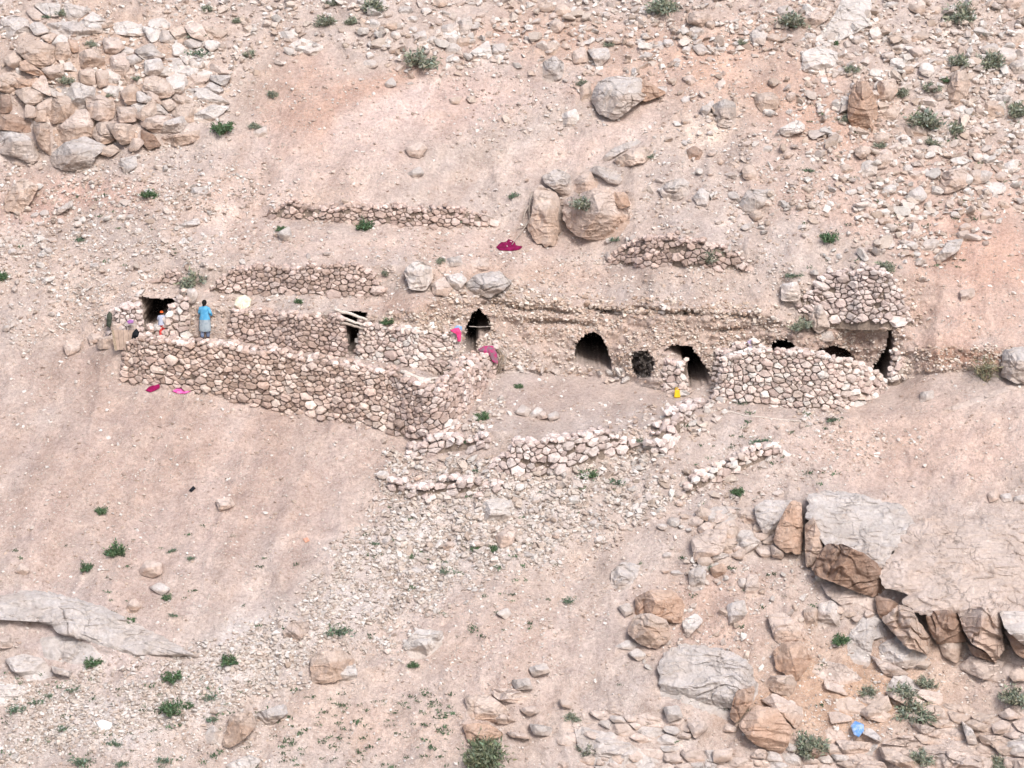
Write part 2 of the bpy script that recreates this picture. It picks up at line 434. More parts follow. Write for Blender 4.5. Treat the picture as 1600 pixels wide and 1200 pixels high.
# ---- caves
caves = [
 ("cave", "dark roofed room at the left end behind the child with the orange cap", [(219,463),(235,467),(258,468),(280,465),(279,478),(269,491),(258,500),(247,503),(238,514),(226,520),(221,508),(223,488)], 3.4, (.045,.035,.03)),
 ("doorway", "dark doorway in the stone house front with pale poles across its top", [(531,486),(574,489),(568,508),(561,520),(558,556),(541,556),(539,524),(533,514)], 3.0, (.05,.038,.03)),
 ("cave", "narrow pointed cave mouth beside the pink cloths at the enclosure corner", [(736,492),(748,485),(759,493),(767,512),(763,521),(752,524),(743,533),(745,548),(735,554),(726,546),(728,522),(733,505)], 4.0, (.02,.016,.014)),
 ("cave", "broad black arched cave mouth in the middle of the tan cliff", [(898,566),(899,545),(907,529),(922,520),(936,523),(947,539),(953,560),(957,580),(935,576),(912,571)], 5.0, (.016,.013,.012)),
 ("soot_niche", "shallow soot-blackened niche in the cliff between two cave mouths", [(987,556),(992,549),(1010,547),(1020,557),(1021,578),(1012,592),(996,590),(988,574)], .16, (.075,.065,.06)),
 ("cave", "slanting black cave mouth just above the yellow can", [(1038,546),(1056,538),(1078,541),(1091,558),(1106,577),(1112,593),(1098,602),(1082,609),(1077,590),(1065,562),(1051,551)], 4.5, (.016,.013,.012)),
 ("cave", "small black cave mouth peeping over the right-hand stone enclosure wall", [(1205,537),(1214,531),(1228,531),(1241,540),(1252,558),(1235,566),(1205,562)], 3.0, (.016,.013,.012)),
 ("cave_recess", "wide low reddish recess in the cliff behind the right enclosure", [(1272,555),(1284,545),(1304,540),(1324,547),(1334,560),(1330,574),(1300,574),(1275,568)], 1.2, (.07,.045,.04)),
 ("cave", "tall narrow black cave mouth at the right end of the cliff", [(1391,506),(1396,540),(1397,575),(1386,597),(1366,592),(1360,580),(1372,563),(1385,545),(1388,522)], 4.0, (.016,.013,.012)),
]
jit_u = UU + fbm(np.stack([UU / 7, VV / 7, np.zeros_like(UU)], -1), 2) * 3.2
jit_v = VV + fbm(np.stack([UU / 7, VV / 7, np.full_like(UU, 3.3)], -1), 2) * 3.2
CID = np.full(UU.shape, -1)
PG2 = PG.copy()
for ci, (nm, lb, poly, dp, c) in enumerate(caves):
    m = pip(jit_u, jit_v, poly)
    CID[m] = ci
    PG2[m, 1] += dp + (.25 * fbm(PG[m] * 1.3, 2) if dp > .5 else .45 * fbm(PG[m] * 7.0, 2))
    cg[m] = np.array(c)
    # soot and deep shade painted into cave colours, from soil tone at the mouth
idx = np.arange(NV * NU).reshape(NV, NU)
quads = np.stack([idx[:-1, :-1], idx[:-1, 1:], idx[1:, 1:], idx[1:, :-1]], -1).reshape(-1, 4)
cidq = CID.ravel()[quads].max(1)
uq = UU.ravel()[quads[:, 0]]; vq_ = VV.ravel()[quads[:, 0]]; thq = TH.ravel()[quads[:, 0]]
col_i = np.searchsorted(US, uq)
iscliff = (cidq < 0) & (uq > 630) & (uq < 1440) & (vq_ < np.interp(uq, US, lines[2])) & (vq_ > np.interp(uq, US, lines[3]))
isyard = (cidq < 0) & (uq > 200) & (uq < 1420) & (vq_ >= np.interp(uq, US, lines[2])) & (vq_ < np.interp(uq, US, lines[1]))
Vall = PG2.reshape(-1, 3); Call = cg.reshape(-1, 3)
# shared normals so the sheets join without a seam
def sub_obj(name, mask, mat, **kw):
    q = quads[mask]
    us_, inv = np.unique(q, return_inverse=True)
    me = mk_mesh(name, Vall[us_], inv.reshape(-1, 4), Call[us_], True)
    return add(name, me, mat, **kw)
hill = sub_obj("hillside", (cidq < 0) & ~iscliff & ~isyard, M_SOIL, kind="structure")
cliff = sub_obj("cliff", iscliff, M_SOIL, kind="structure")
yard = sub_obj("courtyard_ground", isyard, M_SOIL, kind="structure")
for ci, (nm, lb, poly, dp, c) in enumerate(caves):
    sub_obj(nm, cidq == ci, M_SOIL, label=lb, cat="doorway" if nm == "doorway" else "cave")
# ---------------------------------------------------------------- rocks: shared generators
def ico(sub):
    bm = bmesh.new(); bmesh.ops.create_icosphere(bm, subdivisions=sub, radius=1.0)
    V = np.array([v.co[:] for v in bm.verts]); F = np.array([[v.index for v in f.verts] for f in bm.faces]); bm.free()
    return V, F
ICO = {k: ico(k) for k in (1, 2, 3)}
def facet_rock(seed, sub=2, cuts=9, flat=(1.0, .8, .7), rough=.05, dlo=.52, dhi=.88):
    r = np.random.default_rng(seed); V, F = ICO[sub]; V = V.copy()
    for k in range(cuts):
        n = r.normal(size=3); n /= np.linalg.norm(n)
        d = r.uniform(dlo, dhi); q = V @ n
        V -= np.outer(np.clip(q - d, 0, None), n)
    V += (V / (np.linalg.norm(V, axis=1, keepdims=True) + 1e-6)) * (fbm(V * 2.3 + seed * 3.7, 3) * rough * 2)[:, None]
    V /= np.abs(V).max(0)
    return V * np.array(flat), F
STONE_PAL = [lin(211,195,188), lin(199,181,172), lin(219,205,200), lin(190,171,161), lin(226,213,209), lin(205,189,182), lin(187,169,162), lin(210,191,181)]
def stone_col(r, pal=STONE_PAL, warm=0.0):
    c = pal[r.integers(len(pal))] * r.uniform(.74, 1.14)
    return c * np.array([1 + warm * .5, 1, 1 - warm])

def clip_cell(poly, mx, my, nx, ny):
    out = []; n = len(poly)
    for i in range(n):
        a = poly[i]; b = poly[(i + 1) % n]
        da = (a[0] - mx) * nx + (a[1] - my) * ny; db = (b[0] - mx) * nx + (b[1] - my) * ny
        if da <= 0: out.append(a)
        if (da < 0 < db) or (db < 0 < da):
            t = da / (da - db); out.append((a[0] + (b[0] - a[0]) * t, a[1] + (b[1] - a[1]) * t))
    return out
def cells(L, Hf, size, r, aspect=1.4, big=.12, lowf=lambda s: 0.0):
    """irregular stones filling 0..L by 0..Hf(s); returns polygons in metres"""
    seeds = []; grid = {}; Hm = max(Hf(x) for x in np.linspace(0, L, 60))
    cs = size
    area = (L + 2 * size) * (Hm + 2 * size) / (size * size / aspect)
    for k in range(int(area * 9)):
        s = r.uniform(-size, L + size); h = r.uniform(-size, Hm + size) * aspect
        rad = size * (1.18 - .36 * min(1, max(0, h / aspect) / max(Hm, .3))) * (.50 + .80 * r.random() ** 1.8 + (.8 if r.random() < big * .3 else 0))
        gi, gj = int(math.floor(s / cs)), int(math.floor(h / cs)); ok = True
        for a in range(gi - 2, gi + 3):
            for b in range(gj - 2, gj + 3):
                for (x, y, rr) in grid.get((a, b), ()):
                    if (x - s) ** 2 + (y - h) ** 2 < (.5 * (rr + rad)) ** 2 * 1.25: ok = False; break
                if not ok: break
            if not ok: break
        if ok: grid.setdefault((gi, gj), []).append((s, h, rad)); seeds.append((s, h, rad))
    res = []
    for (s, h, rad) in seeds:
        if not (0 <= s <= L) or not (lowf(s) <= h / aspect <= Hf(s)): continue
        R = size * 1.6; poly = [(s - R, h - R), (s + R, h - R), (s + R, h + R), (s - R, h + R)]
        gi, gj = int(math.floor(s / cs)), int(math.floor(h / cs))
        for a in range(gi - 3, gi + 4):
            for b in range(gj - 3, gj + 4):
                for (x, y, rr) in grid.get((a, b), ()):
                    dx, dy = x - s, y - h; dd = math.hypot(dx, dy)
                    if dd < 1e-6 or dd > 3.2 * size: continue
                    f = .5 + .5 * (rad * rad - rr * rr) / (dd * dd) * .5
                    f = min(max(f, .25), .75)
                    poly = clip_cell(poly, s + dx * f, h + dy * f, dx / dd, dy / dd)
                    if len(poly) < 3: break
                if len(poly) < 3: break
            if len(poly) < 3: break
        if len(poly) >= 3: res.append(np.array([(x, y / aspect) for x, y in poly]))
    return res

def pillow(poly, r, gap=.965):
    """stone outline -> rings (scale, depth); 8 points"""
    c = poly.mean(0); n = len(poly)
    q = []
    for i in range(n):
        a, b = poly[i], poly[(i + 1) % n]; q += [a * .91 + b * .09, a * .09 + b * .91]
    q = np.array(q)
    while len(q) > 9:                     # drop the shortest edge until nine corners are left
        e = np.linalg.norm(np.roll(q, -1, 0) - q, axis=1); k = e.argmin(); q[k] = (q[k] + q[(k + 1) % len(q)]) / 2; q = np.delete(q, (k + 1) % len(q), 0)
    if len(q) < 9:
        e = np.linalg.norm(np.roll(q, -1, 0) - q, axis=1)
        while len(q) < 9:
            e = np.linalg.norm(np.roll(q, -1, 0) - q, axis=1); k = e.argmax(); q = np.insert(q, k + 1, (q[k] + q[(k + 1) % len(q)]) / 2, 0)
    c = q.mean(0); o = c + (q - c) * gap
    sz = math.sqrt(max(1e-4, abs(.5 * np.sum(o[:, 0] * np.roll(o[:, 1], -1) - o[:, 1] * np.roll(o[:, 0], -1)))))
    return c, o, sz

def tube(pts, rad, sides=7, seed=0):
    pts = np.asarray(pts, float); n = len(pts)
    rad = np.broadcast_to(np.asarray(rad, float), (n,))
    V = []; F = []
    for i in range(n):
        d = pts[min(i + 1, n - 1)] - pts[max(i - 1, 0)]; d /= np.linalg.norm(d)
        a = np.cross(d, [0, 0, 1.0]); 
        if np.linalg.norm(a) < .05: a = np.cross(d, [1.0, 0, 0])
        a /= np.linalg.norm(a); b = np.cross(d, a)
        for k in range(sides):
            t = 2 * math.pi * k / sides
            V.append(pts[i] + rad[i] * (math.cos(t) * a + math.sin(t) * b))
    for i in range(n - 1):
        for k in range(sides):
            F.append((i * sides + k, i * sides + (k + 1) % sides, (i + 1) * sides + (k + 1) % sides, (i + 1) * sides + k))
    F.append(tuple(range(sides))[::-1]); F.append(tuple((n - 1) * sides + k for k in range(sides)))
    return np.array(V), F

CAPS = [facet_rock(900 + k, 1, 7, (1.0, .85, .72), .06) for k in range(8)]

def arc(pts, n):
    p = np.asarray(pts, float); d = np.r_[0, np.cumsum(np.linalg.norm(np.diff(p, axis=0), axis=1))]
    t = np.linspace(0, d[-1], n)
    return np.stack([np.interp(t, d, p[:, k]) for k in range(p.shape[1])], -1)

def stone_wall(label, base, top, size=.36, thick=.55, off=.16, seed=1, pal=STONE_PAL, group="dry stone walls", caps=True, capr=.17, ragged=.10, aspect=1.5, back=True, warm=None, name="stone_wall", gap=.95, taper=0.0, ruin=0.0):
    """a dry stone wall standing on the slope: base line and top line as seen, rising plumb from its base"""
    r = np.random.default_rng(seed)
    n = 96
    kb = np.linspace(0, 1, len(base)); t = np.linspace(0, 1, n)
    b = np.stack([np.interp(t, kb, np.array(base, float)[:, k]) for k in (0, 1)], -1)
    tp = np.stack([np.interp(t, kb, np.array(top, float)[:, k]) for k in (0, 1)], -1)
    Pb = P(b[:, 0], b[:, 1])
    for k in range(10): Pb[1:-1] = .25 * Pb[:-2] + .5 * Pb[1:-1] + .25 * Pb[2:]
    tang = np.gradient(Pb[:, :2], axis=0); tang /= np.linalg.norm(tang, axis=1, keepdims=True)
    out = np.stack([tang[:, 1], -tang[:, 0]], -1)
    tocam = CAM[:2] - Pb[:, :2]
    flip = np.sign((out * tocam).sum(1)); 
    if flip.sum() < 0: out = -out
    for k in range(10): out[1:-1] = .25 * out[:-2] + .5 * out[1:-1] + .25 * out[2:]
    out /= np.linalg.norm(out, axis=1, keepdims=True)
    O3 = np.c_[out, np.zeros(n)]
    Pb = Pb + O3 * off; Pb[:, 2] -= .12
    # top: plumb above the base, where the line of sight through the top line meets it
    rt = ray(tp[:, 0], tp[:, 1]); Yb = Pb[:, 1] - CAM[1]
    Pt = CAM + rt * (Yb / rt[:, 1])[:, None]
    Pt = Pt * np.array([1, 0, 1]) + Pb * np.array([0, 1, 0]) - O3 * .06 * 1.0
    H = np.maximum(Pt[:, 2] - Pb[:, 2], .12)
    S = np.r_[0, np.cumsum(np.linalg.norm(np.diff(Pb[:, :2], axis=0), axis=1))]; L = S[-1]
    if taper:
        k_ = np.clip(np.minimum(S, L - S) / taper, 0, 1) ** .6 * .85 + .15
        H = H * k_; Pt[:, 2] = Pb[:, 2] + H
    rag = lambda s: ragged * float(vnoise(np.array([s * 1.7, seed * 5.1, 0.5])))
    Hf = lambda s: float(np.interp(s, S, H)) + rag(s)
    def at(s, h, d):
        s = np.asarray(s, float); h = np.asarray(h, float)
        B = np.stack([np.interp(s, S, Pb[:, k]) for k in range(3)], -1); T = np.stack([np.interp(s, S, Pt[:, k]) for k in range(3)], -1)
        ex = np.where(s < 0, s, np.where(s > L, s - L, 0))
        d0 = (Pb[1] - Pb[0]); d1 = (Pb[-1] - Pb[-2]); d0 = d0 / np.linalg.norm(d0); d1 = d1 / np.linalg.norm(d1)
        B = B + np.where((s < 0)[..., None], d0 * ex[..., None], 0) + np.where((s > L)[..., None], d1 * ex[..., None], 0)
        T = T + np.where((s < 0)[..., None], d0 * ex[..., None], 0) + np.where((s > L)[..., None], d1 * ex[..., None], 0)
        hh = np.interp(s, S, H); w = (h / hh)[..., None]
        O = np.stack([np.interp(s, S, O3[:, k]) for k in range(3)], -1)
        return B * (1 - w) + T * w + O * np.asarray(d)[..., None]
    root = empty(name, Pb[n // 2], label, "wall", group); root["kind"] = "thing"; size = size * .80
    # fill behind the face
    ss = np.linspace(0, L, 40); hh = np.array([max(.05, (Hf(s) - .06) * (1 - .55 * ruin)) for s in ss])
    ring = np.stack([at(ss, ss * 0 - .3, ss * 0 - .07), at(ss, hh, ss * 0 - .09), at(ss, hh, ss * 0 - thick), at(ss, ss * 0 - .3, ss * 0 - thick)], 1)
    V = ring.reshape(-1, 3); F = []
    for i in range(39):
        for k in range(4): F.append((i * 4 + k, i * 4 + (k + 1) % 4, (i + 1) * 4 + (k + 1) % 4, (i + 1) * 4 + k))
    F += [(3, 2, 1, 0), (156, 157, 158, 159)]
    part("earth_fill", V, F, M_CORE, root)
    items = []
    def face_stones(dsign, doff):
        for poly in cells(L, Hf, size, r, aspect):
            if ruin and r.random() < ruin * (.5 + poly[:, 1].mean() / max(.2, Hf(poly[:, 0].mean()))): continue
            c, o, sz = pillow(poly, r, gap + r.uniform(-.06, .03))
            pr = r.normal() * .045 + doff; dep = min(sz * .46, .19)
            tl = r.uniform(-.25, .25, 2)
            def ringp(scale, d):
                q = c + (o - c) * scale
                dd = d + ((o - c) @ tl) * scale * .5
                return at(q[:, 0], q[:, 1], dsign * (pr + dd))
            Vs = np.vstack([ringp(.8, -.16), ringp(1.0, dep * .25 - .05), ringp(.76, dep * .86 - .03), at(np.array([c[0]]), np.array([c[1]]), dsign * np.array([pr + dep * r.uniform(.75, 1.15) - .02]))])
            jitter = r.normal(size=Vs.shape) * sz * .045; Vs = Vs + jitter
            Fs = []
            for k in range(9):
                k2 = (k + 1) % 9
                Fs += [(k, k2, 9 + k2, 9 + k), (9 + k, 9 + k2, 18 + k2, 18 + k), (18 + k, 18 + k2, 27)]
            Fs.append(tuple(range(8, -1, -1)))
            w = 0 if warm is None else warm(c[0] / L)
            items.append((sz, Vs, Fs, stone_col(r, pal, w)))
    face_stones(1.0, 0.0)
    if caps:
        s = -.05; k = 0
        while s < L + .05:
            for row in (r.uniform(-.05, .03), -thick * r.uniform(.45, .6), -thick * r.uniform(.85, 1.0)):
                if r.random() < .12: continue
                Vc, Fc = CAPS[r.integers(8)]
                sc = capr * r.uniform(.65, 1.25)
                R = np.array(Euler((r.uniform(-.4, .4), r.uniform(-.4, .4), r.uniform(0, 6.28))).to_matrix())
                ctr = at(np.array([s + r.uniform(-.06, .06)]), np.array([Hf(s) + r.uniform(-.06, .04)]), np.array([row]))[0]
                w = 0 if warm is None else warm(min(max(s / L, 0), 1)) * .3
                items.append((sc * 1.5, (Vc * sc) @ R.T + ctr, [tuple(f) for f in Fc], stone_col(r, pal, w) * 1.12))
            s += capr * r.uniform(1.2, 1.9)
        for e in (0.0, L):                 # the wall's ends
            h = 0.05
            while h < Hf(e) - .05:
                for row in (-thick * .25, -thick * .75):
                    Vc, Fc = CAPS[r.integers(8)]; sc = capr * r.uniform(.75, 1.2)
                    R = np.array(Euler((0, 0, r.uniform(0, 6.28))).to_matrix())
                    ctr = at(np.array([e]), np.array([h]), np.array([row]))[0]
                    items.append((sc * 1.2, (Vc * sc) @ R.T + ctr, [tuple(f) for f in Fc], stone_col(r, pal)))
                h += capr * 1.3
    items.sort(key=lambda q: -q[0])
    for sz, Vs, Fs, c in items[:299]:
        part("stone", Vs, Fs, M_STONE, root, np.tile(c, (len(Vs), 1)))
    rest = items[299:]
    for k in range(int(L * H.mean() * 16)):         # chinking stones wedged in the gaps
        s_ = r.uniform(0, L); h_ = r.uniform(0, max(.1, Hf(s_) - .05)); Vc, Fc = CAPS[r.integers(8)]; sc = r.uniform(.03, .075)
        if ruin and r.random() < ruin: continue
        Rm_ = np.array(Euler((r.uniform(0, 6), r.uniform(0, 6), r.uniform(0, 6))).to_matrix())
        rest.append((sc, (Vc * sc) @ Rm_.T + at(np.array([s_]), np.array([h_]), np.array([r.uniform(-.04, .03)]))[0], [tuple(f) for f in Fc], stone_col(r, pal)))
    if rest:
        VV_ = []; FF_ = []; CC_ = []; o_ = 0
        for sz, Vs, Fs, c in rest:
            VV_.append(Vs); CC_.append(np.tile(c, (len(Vs), 1))); FF_ += [tuple(i + o_ for i in f) for f in Fs]; o_ += len(Vs)
        part("small_stones", np.vstack(VV_), FF_, M_STONE, root, np.vstack(CC_), kind="stuff")
    return root

PAL_TAN = [lin(203,184,175), lin(192,172,162), lin(211,193,186), lin(185,165,155), lin(197,177,167), lin(208,189,181), lin(182,163,156), lin(215,199,192)]
PAL_PALE = [lin(223,209,202), lin(230,217,211), lin(215,199,192), lin(207,189,182), lin(230,225,220), lin(220,205,196)]
PAL_GREY = [lin(222,211,207), lin(210,195,190), lin(230,219,215), lin(203,187,182), lin(216,202,197)]

W = stone_wall
W("long dry stone wall round the left enclosure, below the two people",
  [(192,590),(230,594),(330,614),(430,634),(520,652),(600,668),(645,680),(676,685),(698,678),(716,656),(738,625),(762,594),(782,568)], [(196,541),(218,530),(330,540),(430,553),(520,568),(600,580),(632,594),(656,604),(688,609),(708,600),(732,576),(756,558),(774,543)], seed=11, pal=PAL_TAN + PAL_PALE[:3], warm=lambda t: .03 if t < .6 else -.01, thick=.7, size=.35)
W("stone house front left of the pole-topped doorway",
  [(355,530),(400,535),(450,541),(500,547),(541,553)], [(364,487),(400,489),(450,492),(500,493),(533,492)], seed=13, pal=PAL_TAN, size=.33, thick=.6)
W("stone house front between the pole-topped doorway and the pointed cave",
  [(558,556),(600,562),(640,571),(690,582),(712,585)], [(572,506),(600,512),(640,518),(690,524),(716,532)], seed=14, pal=PAL_PALE, size=.34, thick=.6)
W("stone pier stepping up beside the dark room, left of the person in blue",
  [(236,523),(258,526),(276,528),(292,529)], [(238,512),(258,497),(274,474),(291,457)], seed=15, pal=PAL_PALE, size=.42, thick=.6, capr=.2)
W("short broken stone wall at the far left end above the mud door",
  [(172,520),(190,520),(205,520),(220,521)], [(176,488),(190,482),(205,480),(217,478)], seed=16, pal=PAL_GREY, size=.42, thick=.5, capr=.2)
W("long terrace wall above the stone house, behind the shrub",
  [(318,450),(400,455),(480,457),(550,459),(602,459)], [(332,426),(400,420),(480,419),(550,416),(598,417)], seed=17, taper=1.2, ragged=.22, pal=PAL_TAN, size=.33, capr=.14)
W("low stub of terrace wall left of the shrub above the dark room",
  [(246,432),(270,438),(296,444)], [(252,416),(272,418),(294,426)], seed=18, taper=1.2, ragged=.22, pal=PAL_TAN, size=.30, capr=.13)
W("low tumbled terrace wall highest on the slope, left of the cleft boulder",
  [(412,333),(470,339),(550,344),(640,350),(700,352),(776,345)], [(416,320),(470,322),(550,324),(640,328),(700,330),(772,331)], seed=19, ruin=.2, taper=1.2, ragged=.22, pal=PAL_TAN, size=.34, capr=.15)
W("loose low terrace wall right of the cleft boulder",
  [(944,408),(1000,410),(1060,413),(1120,416),(1172,418)], [(948,382),(1000,374),(1060,372),(1120,386),(1168,396)], seed=20, ruin=.25, taper=1.2, ragged=.22, pal=PAL_TAN, size=.36, capr=.16)
W("stone retaining wall above the tall narrow cave at the right",
  [(1252,482),(1290,496),(1340,500),(1390,500),(1424,498)], [(1252,438),(1290,426),(1340,422),(1390,426),(1420,434)], seed=21, ruin=.06, taper=1.2, ragged=.22, pal=PAL_GREY, size=.36, capr=.16)
W("curved dry stone wall of the right-hand enclosure in front of the caves",
  [(1112,624),(1150,628),(1200,630),(1250,638),(1300,640),(1345,628),(1388,604)], [(1134,562),(1160,556),(1200,550),(1250,552),(1300,560),(1345,568),(1380,590)], seed=22, pal=PAL_PALE, size=.37, thick=.6)
W("short return of the right-hand enclosure wall meeting the cliff",
  [(1118,606),(1140,600),(1165,596),(1190,594)], [(1138,548),(1150,542),(1168,538),(1186,536)], seed=23, pal=PAL_PALE, size=.36, thick=.5)
W("low retaining wall of round stones below the courtyard",
  [(756,722),(790,738),(830,744),(870,732),(910,716),(940,704),(990,690)], [(772,704),(800,696),(830,690),(870,690),(910,682),(940,674),(986,672)], seed=24, ruin=.12, taper=1.0, pal=PAL_GREY, size=.42, capr=.18, ragged=.15)
W("low tumbled stone row on the slope running up towards the right enclosure",
  [(1068,772),(1100,758),(1140,742),(1180,722),(1228,702)], [(1070,756),(1100,742),(1140,726),(1180,704),(1226,690)], seed=25, ruin=.3, taper=.8, pal=PAL_PALE, size=.40, capr=.2, ragged=.2, thick=.4)
W("stepped heap of stones at the courtyard's edge below the yellow can",
  [(1042,712),(1052,690),(1062,670),(1076,652),(1092,640)], [(1040,692),(1050,672),(1062,652),(1076,638),(1094,626)], seed=26, ruin=.22, pal=PAL_GREY, size=.42, capr=.22, ragged=.25, thick=.7)
W("stone jamb built beside the slanting cave, behind the yellow can",
  [(1038,606),(1050,608),(1062,608),(1074,607)], [(1042,566),(1050,562),(1060,566),(1070,584)], seed=27, pal=PAL_PALE, size=.46, capr=.18, thick=.5)
W("small stone jamb at the tall narrow cave on the right",
  [(1390,590),(1400,588),(1412,584)], [(1394,558),(1402,552),(1410,558)], seed=28, pal=PAL_PALE, size=.44, capr=.18, thick=.45)
W("low broken stone row left of the round-stone wall below the enclosure corner",
  [(640,712),(670,708),(700,704),(735,700),(760,694)], [(644,698),(670,690),(700,686),(735,684),(760,680)], seed=29, ruin=.4, pal=PAL_GREY, size=.46, capr=.2, ragged=.25, thick=.4)
W("tumbled arc of stones on the left edge of the rubble fan",
  [(612,768),(640,772),(668,776),(700,770),(740,768),(780,764)], [(614,750),(640,756),(668,760),(700,754),(740,754),(780,752)], seed=30, ruin=.45, pal=PAL_GREY, size=.44, capr=.2, ragged=.3, thick=.4)
# ---------------------------------------------------------------- boulders and outcrops
GREY = lin(200,194,191); TAN = lin(199,184,174); ORANGE = lin(196,173,158); PINK = lin(204,190,182); WHITE = lin(212,207,204); BROWN = lin(164,144,132)
def block_mesh(poly, crest=.62, at=34, af=92, col=PINK, seed=0, proud=.0, npt=None, rings=None, gx=.22, edge=.04, noise=1.0, back=None, fcol=None, ref=None, lift=0.0, joints=None):
    """a rock given by its outline as seen and by the tilt of its upper and front faces; it gets its own depth, sides and back"""
    r = np.random.default_rng(seed + 1000)
    p = np.array(poly, float)
    W_, H_ = np.ptp(p[:, 0]), np.ptp(p[:, 1])
    per = np.linalg.norm(np.roll(p, -1, 0) - p, axis=1).sum()
    if joints is None: joints = .0 if max(W_, H_) < 40 else .07
    if joints and max(W_, H_) > 45 and npt is None: npt = int(np.clip(per / 2.2, 60, 260)); rings = int(np.clip(max(W_, H_) / 2.6, 14, 56))
    if npt is None: npt = int(np.clip(per / 4.0, 14, 110))
    if rings is None: rings = 6 if max(W_, H_) < 30 else (12 if max(W_, H_) < 70 else 24)
    q = []
    for i in range(len(p)):
        a, b = p[i], p[(i + 1) % len(p)]; q += [a * .9 + b * .1, a * .1 + b * .9]
    q = np.array(q + q[:1]); d = np.r_[0, np.cumsum(np.linalg.norm(np.diff(q, axis=0), axis=1))]
    t = np.linspace(0, d[-1], npt + 1)[:-1]
    o = np.stack([np.interp(t, d, q[:, 0]), np.interp(t, d, q[:, 1])], -1)
    c = o.mean(0); rad = o - c; L = np.linalg.norm(rad, axis=1, keepdims=True)
    o = c + rad * (1 + .05 * vnoise(np.c_[o / 6.0, np.full(npt, seed * 1.3)])[:, None] * noise)
    # polygon centroid inside, rings towards it
    rho = np.r_[np.linspace(.0, 1, rings + 1)[1:-1] ** .8, [.97, 1.0]]
    vb = p[:, 1].max(); low = p[p[:, 1] > vb - .25 * H_]; ua = low[:, 0].mean()
    da = float(depth(ua, vb - .06 * H_)); mpp = da / FPX
    da -= proud
    plate = ref is not None
    if plate:                                   # a plate on a larger slab shares that slab's planes
        ua, vb, da, mpp, g1r, g2r, Hr = ref; da = da - lift
    pts = [c[None]]; rr = [np.zeros(1)]
    for x in rho: pts.append(c + (o - c) * x); rr.append(np.full(npt, x))
    pts = np.vstack(pts); rr = np.concatenate(rr)
    xi = (pts[:, 0] - ua) * mpp; eta = (vb - pts[:, 1]) * mpp
    ct = lambda a: 1.0 / math.tan(math.radians(a) + PITCH)
    g1, g2 = r.uniform(-gx, gx, 2)
    w = W_ * mpp; h = H_ * mpp
    if plate: g1, g2 = g1r, g2r; h_full = Hr * mpp
    else: h_full = h
    df = da + eta * ct(af) + g1 * xi * .7
    hc = (1 - crest) * h_full
    dt = da + hc * ct(af) + (eta - hc) * ct(at) + g2 * xi + r.uniform(-.1, .1) * w * 0
    dd = np.maximum(df, dt)
    x0, x1 = (p[:, 0].min() - ua) * mpp, (p[:, 0].max() - ua) * mpp
    ml, mr = r.uniform(.08, .3, 2) * w
    if plate:
        dd = dd + r.uniform(-.05, .05) * (xi - xi.mean()) + r.uniform(-.05, .05) * (eta - eta.mean())
    dd0 = dd
    dd = np.maximum(dd, df.min() + 0 * dd + (x0 + ml - xi) * r.uniform(.7, 1.6) + da - df.min() + eta * .25)
    dd = np.maximum(dd, (xi - (x1 - mr)) * r.uniform(.7, 1.6) + da + eta * .25)
    for k in range(2):           # chipped corners
        a = r.uniform(0, 6.28); nx_, ny_ = math.cos(a), math.sin(a)
        e = (xi - (x0 + x1) / 2) * nx_ + (eta - h / 2) * ny_
        dd = np.maximum(dd, np.median(dd) + (e - .25 * min(w, h)) * r.uniform(.4, 1.1))
    if plate or gx <= .05: dd = dd0
    sz = math.sqrt(w * h)
    dd += edge * sz * rr ** 7
    w3 = np.c_[xi, dd, eta]
    dd += noise * (fbm(w3 * (1.6 / max(sz, .3)) + seed * 7.7, 3) * .09 * sz + fbm(w3 * 3.2 + seed * 3.1, 4) * .085 * min(1, sz) + np.clip(np.abs(fbm(w3 * np.array([1.1, 1.1, 3.6]) + seed, 2)), 0, .25) * .22 * min(1, sz))
    if joints:                                  # open joints and bedding ledges
        wp = w3 + np.stack([fbm(w3 * .9 + 3.3 + seed, 3), fbm(w3 * .9 + 9.1 + seed, 3), fbm(w3 * .9 + 5.7 + seed, 3)], -1) * .5
        c1 = vnoise(wp * np.array([.75, .3, .55]) + seed * 1.7); c2 = vnoise(wp * np.array([.35, .3, 1.25]) + seed * 2.9 + 11)
        act = np.clip(fbm(w3 * .55 + seed, 2) * 2 + .65, 0, 1)
        dd += joints * 1.5 * (np.exp(-(c1 / .05) ** 2) + np.exp(-(c2 / .06) ** 2)) * act * (1 - rr ** 12)
        sb = (wp[:, 2] * 1.0 + wp[:, 0] * .35) * 1.6 + fbm(w3 * .6 + seed, 3) * 1.2
        fr = sb - np.floor(sb); dd += joints * 1.1 * (np.where(fr < .85, fr / .85, (1 - fr) / .15) - .5) * act
        dd += joints * .9 * np.round(vnoise(wp * np.array([1.3, .6, 1.1]) + seed * 4.1) * 2.2) / 2.2
    ter = depth(pts[:, 0], pts[:, 1])
    dd = np.minimum(dd, ter - .05 * (1 - rr ** 6) * min(1.0, sz * 1.5) - .0)
    V = [CAM + ray(pts[:, 0], pts[:, 1]) * dd[:, None]]
    ring0 = 1 + (len(rho) - 1) * npt
    bk = max(dd[ring0:].max(), (ter[ring0:]).max()) + (.25 if back is None else back)
    for sc, dep in ((1.0, .5), (.93, 1.0)):
        pb = c + (o - c) * sc
        V.append(CAM + ray(pb[:, 0], pb[:, 1]) * (dd[ring0:] * (1 - dep) + np.maximum(bk, dd[ring0:] + .2) * dep)[:, None])
    V.append((CAM + ray(c[0], c[1]) * bk)[None])
    V = np.vstack(V)
    F = []
    for k in range(npt):
        F.append((0, 1 + (k + 1) % npt, 1 + k))
    nr = len(rho) + 2
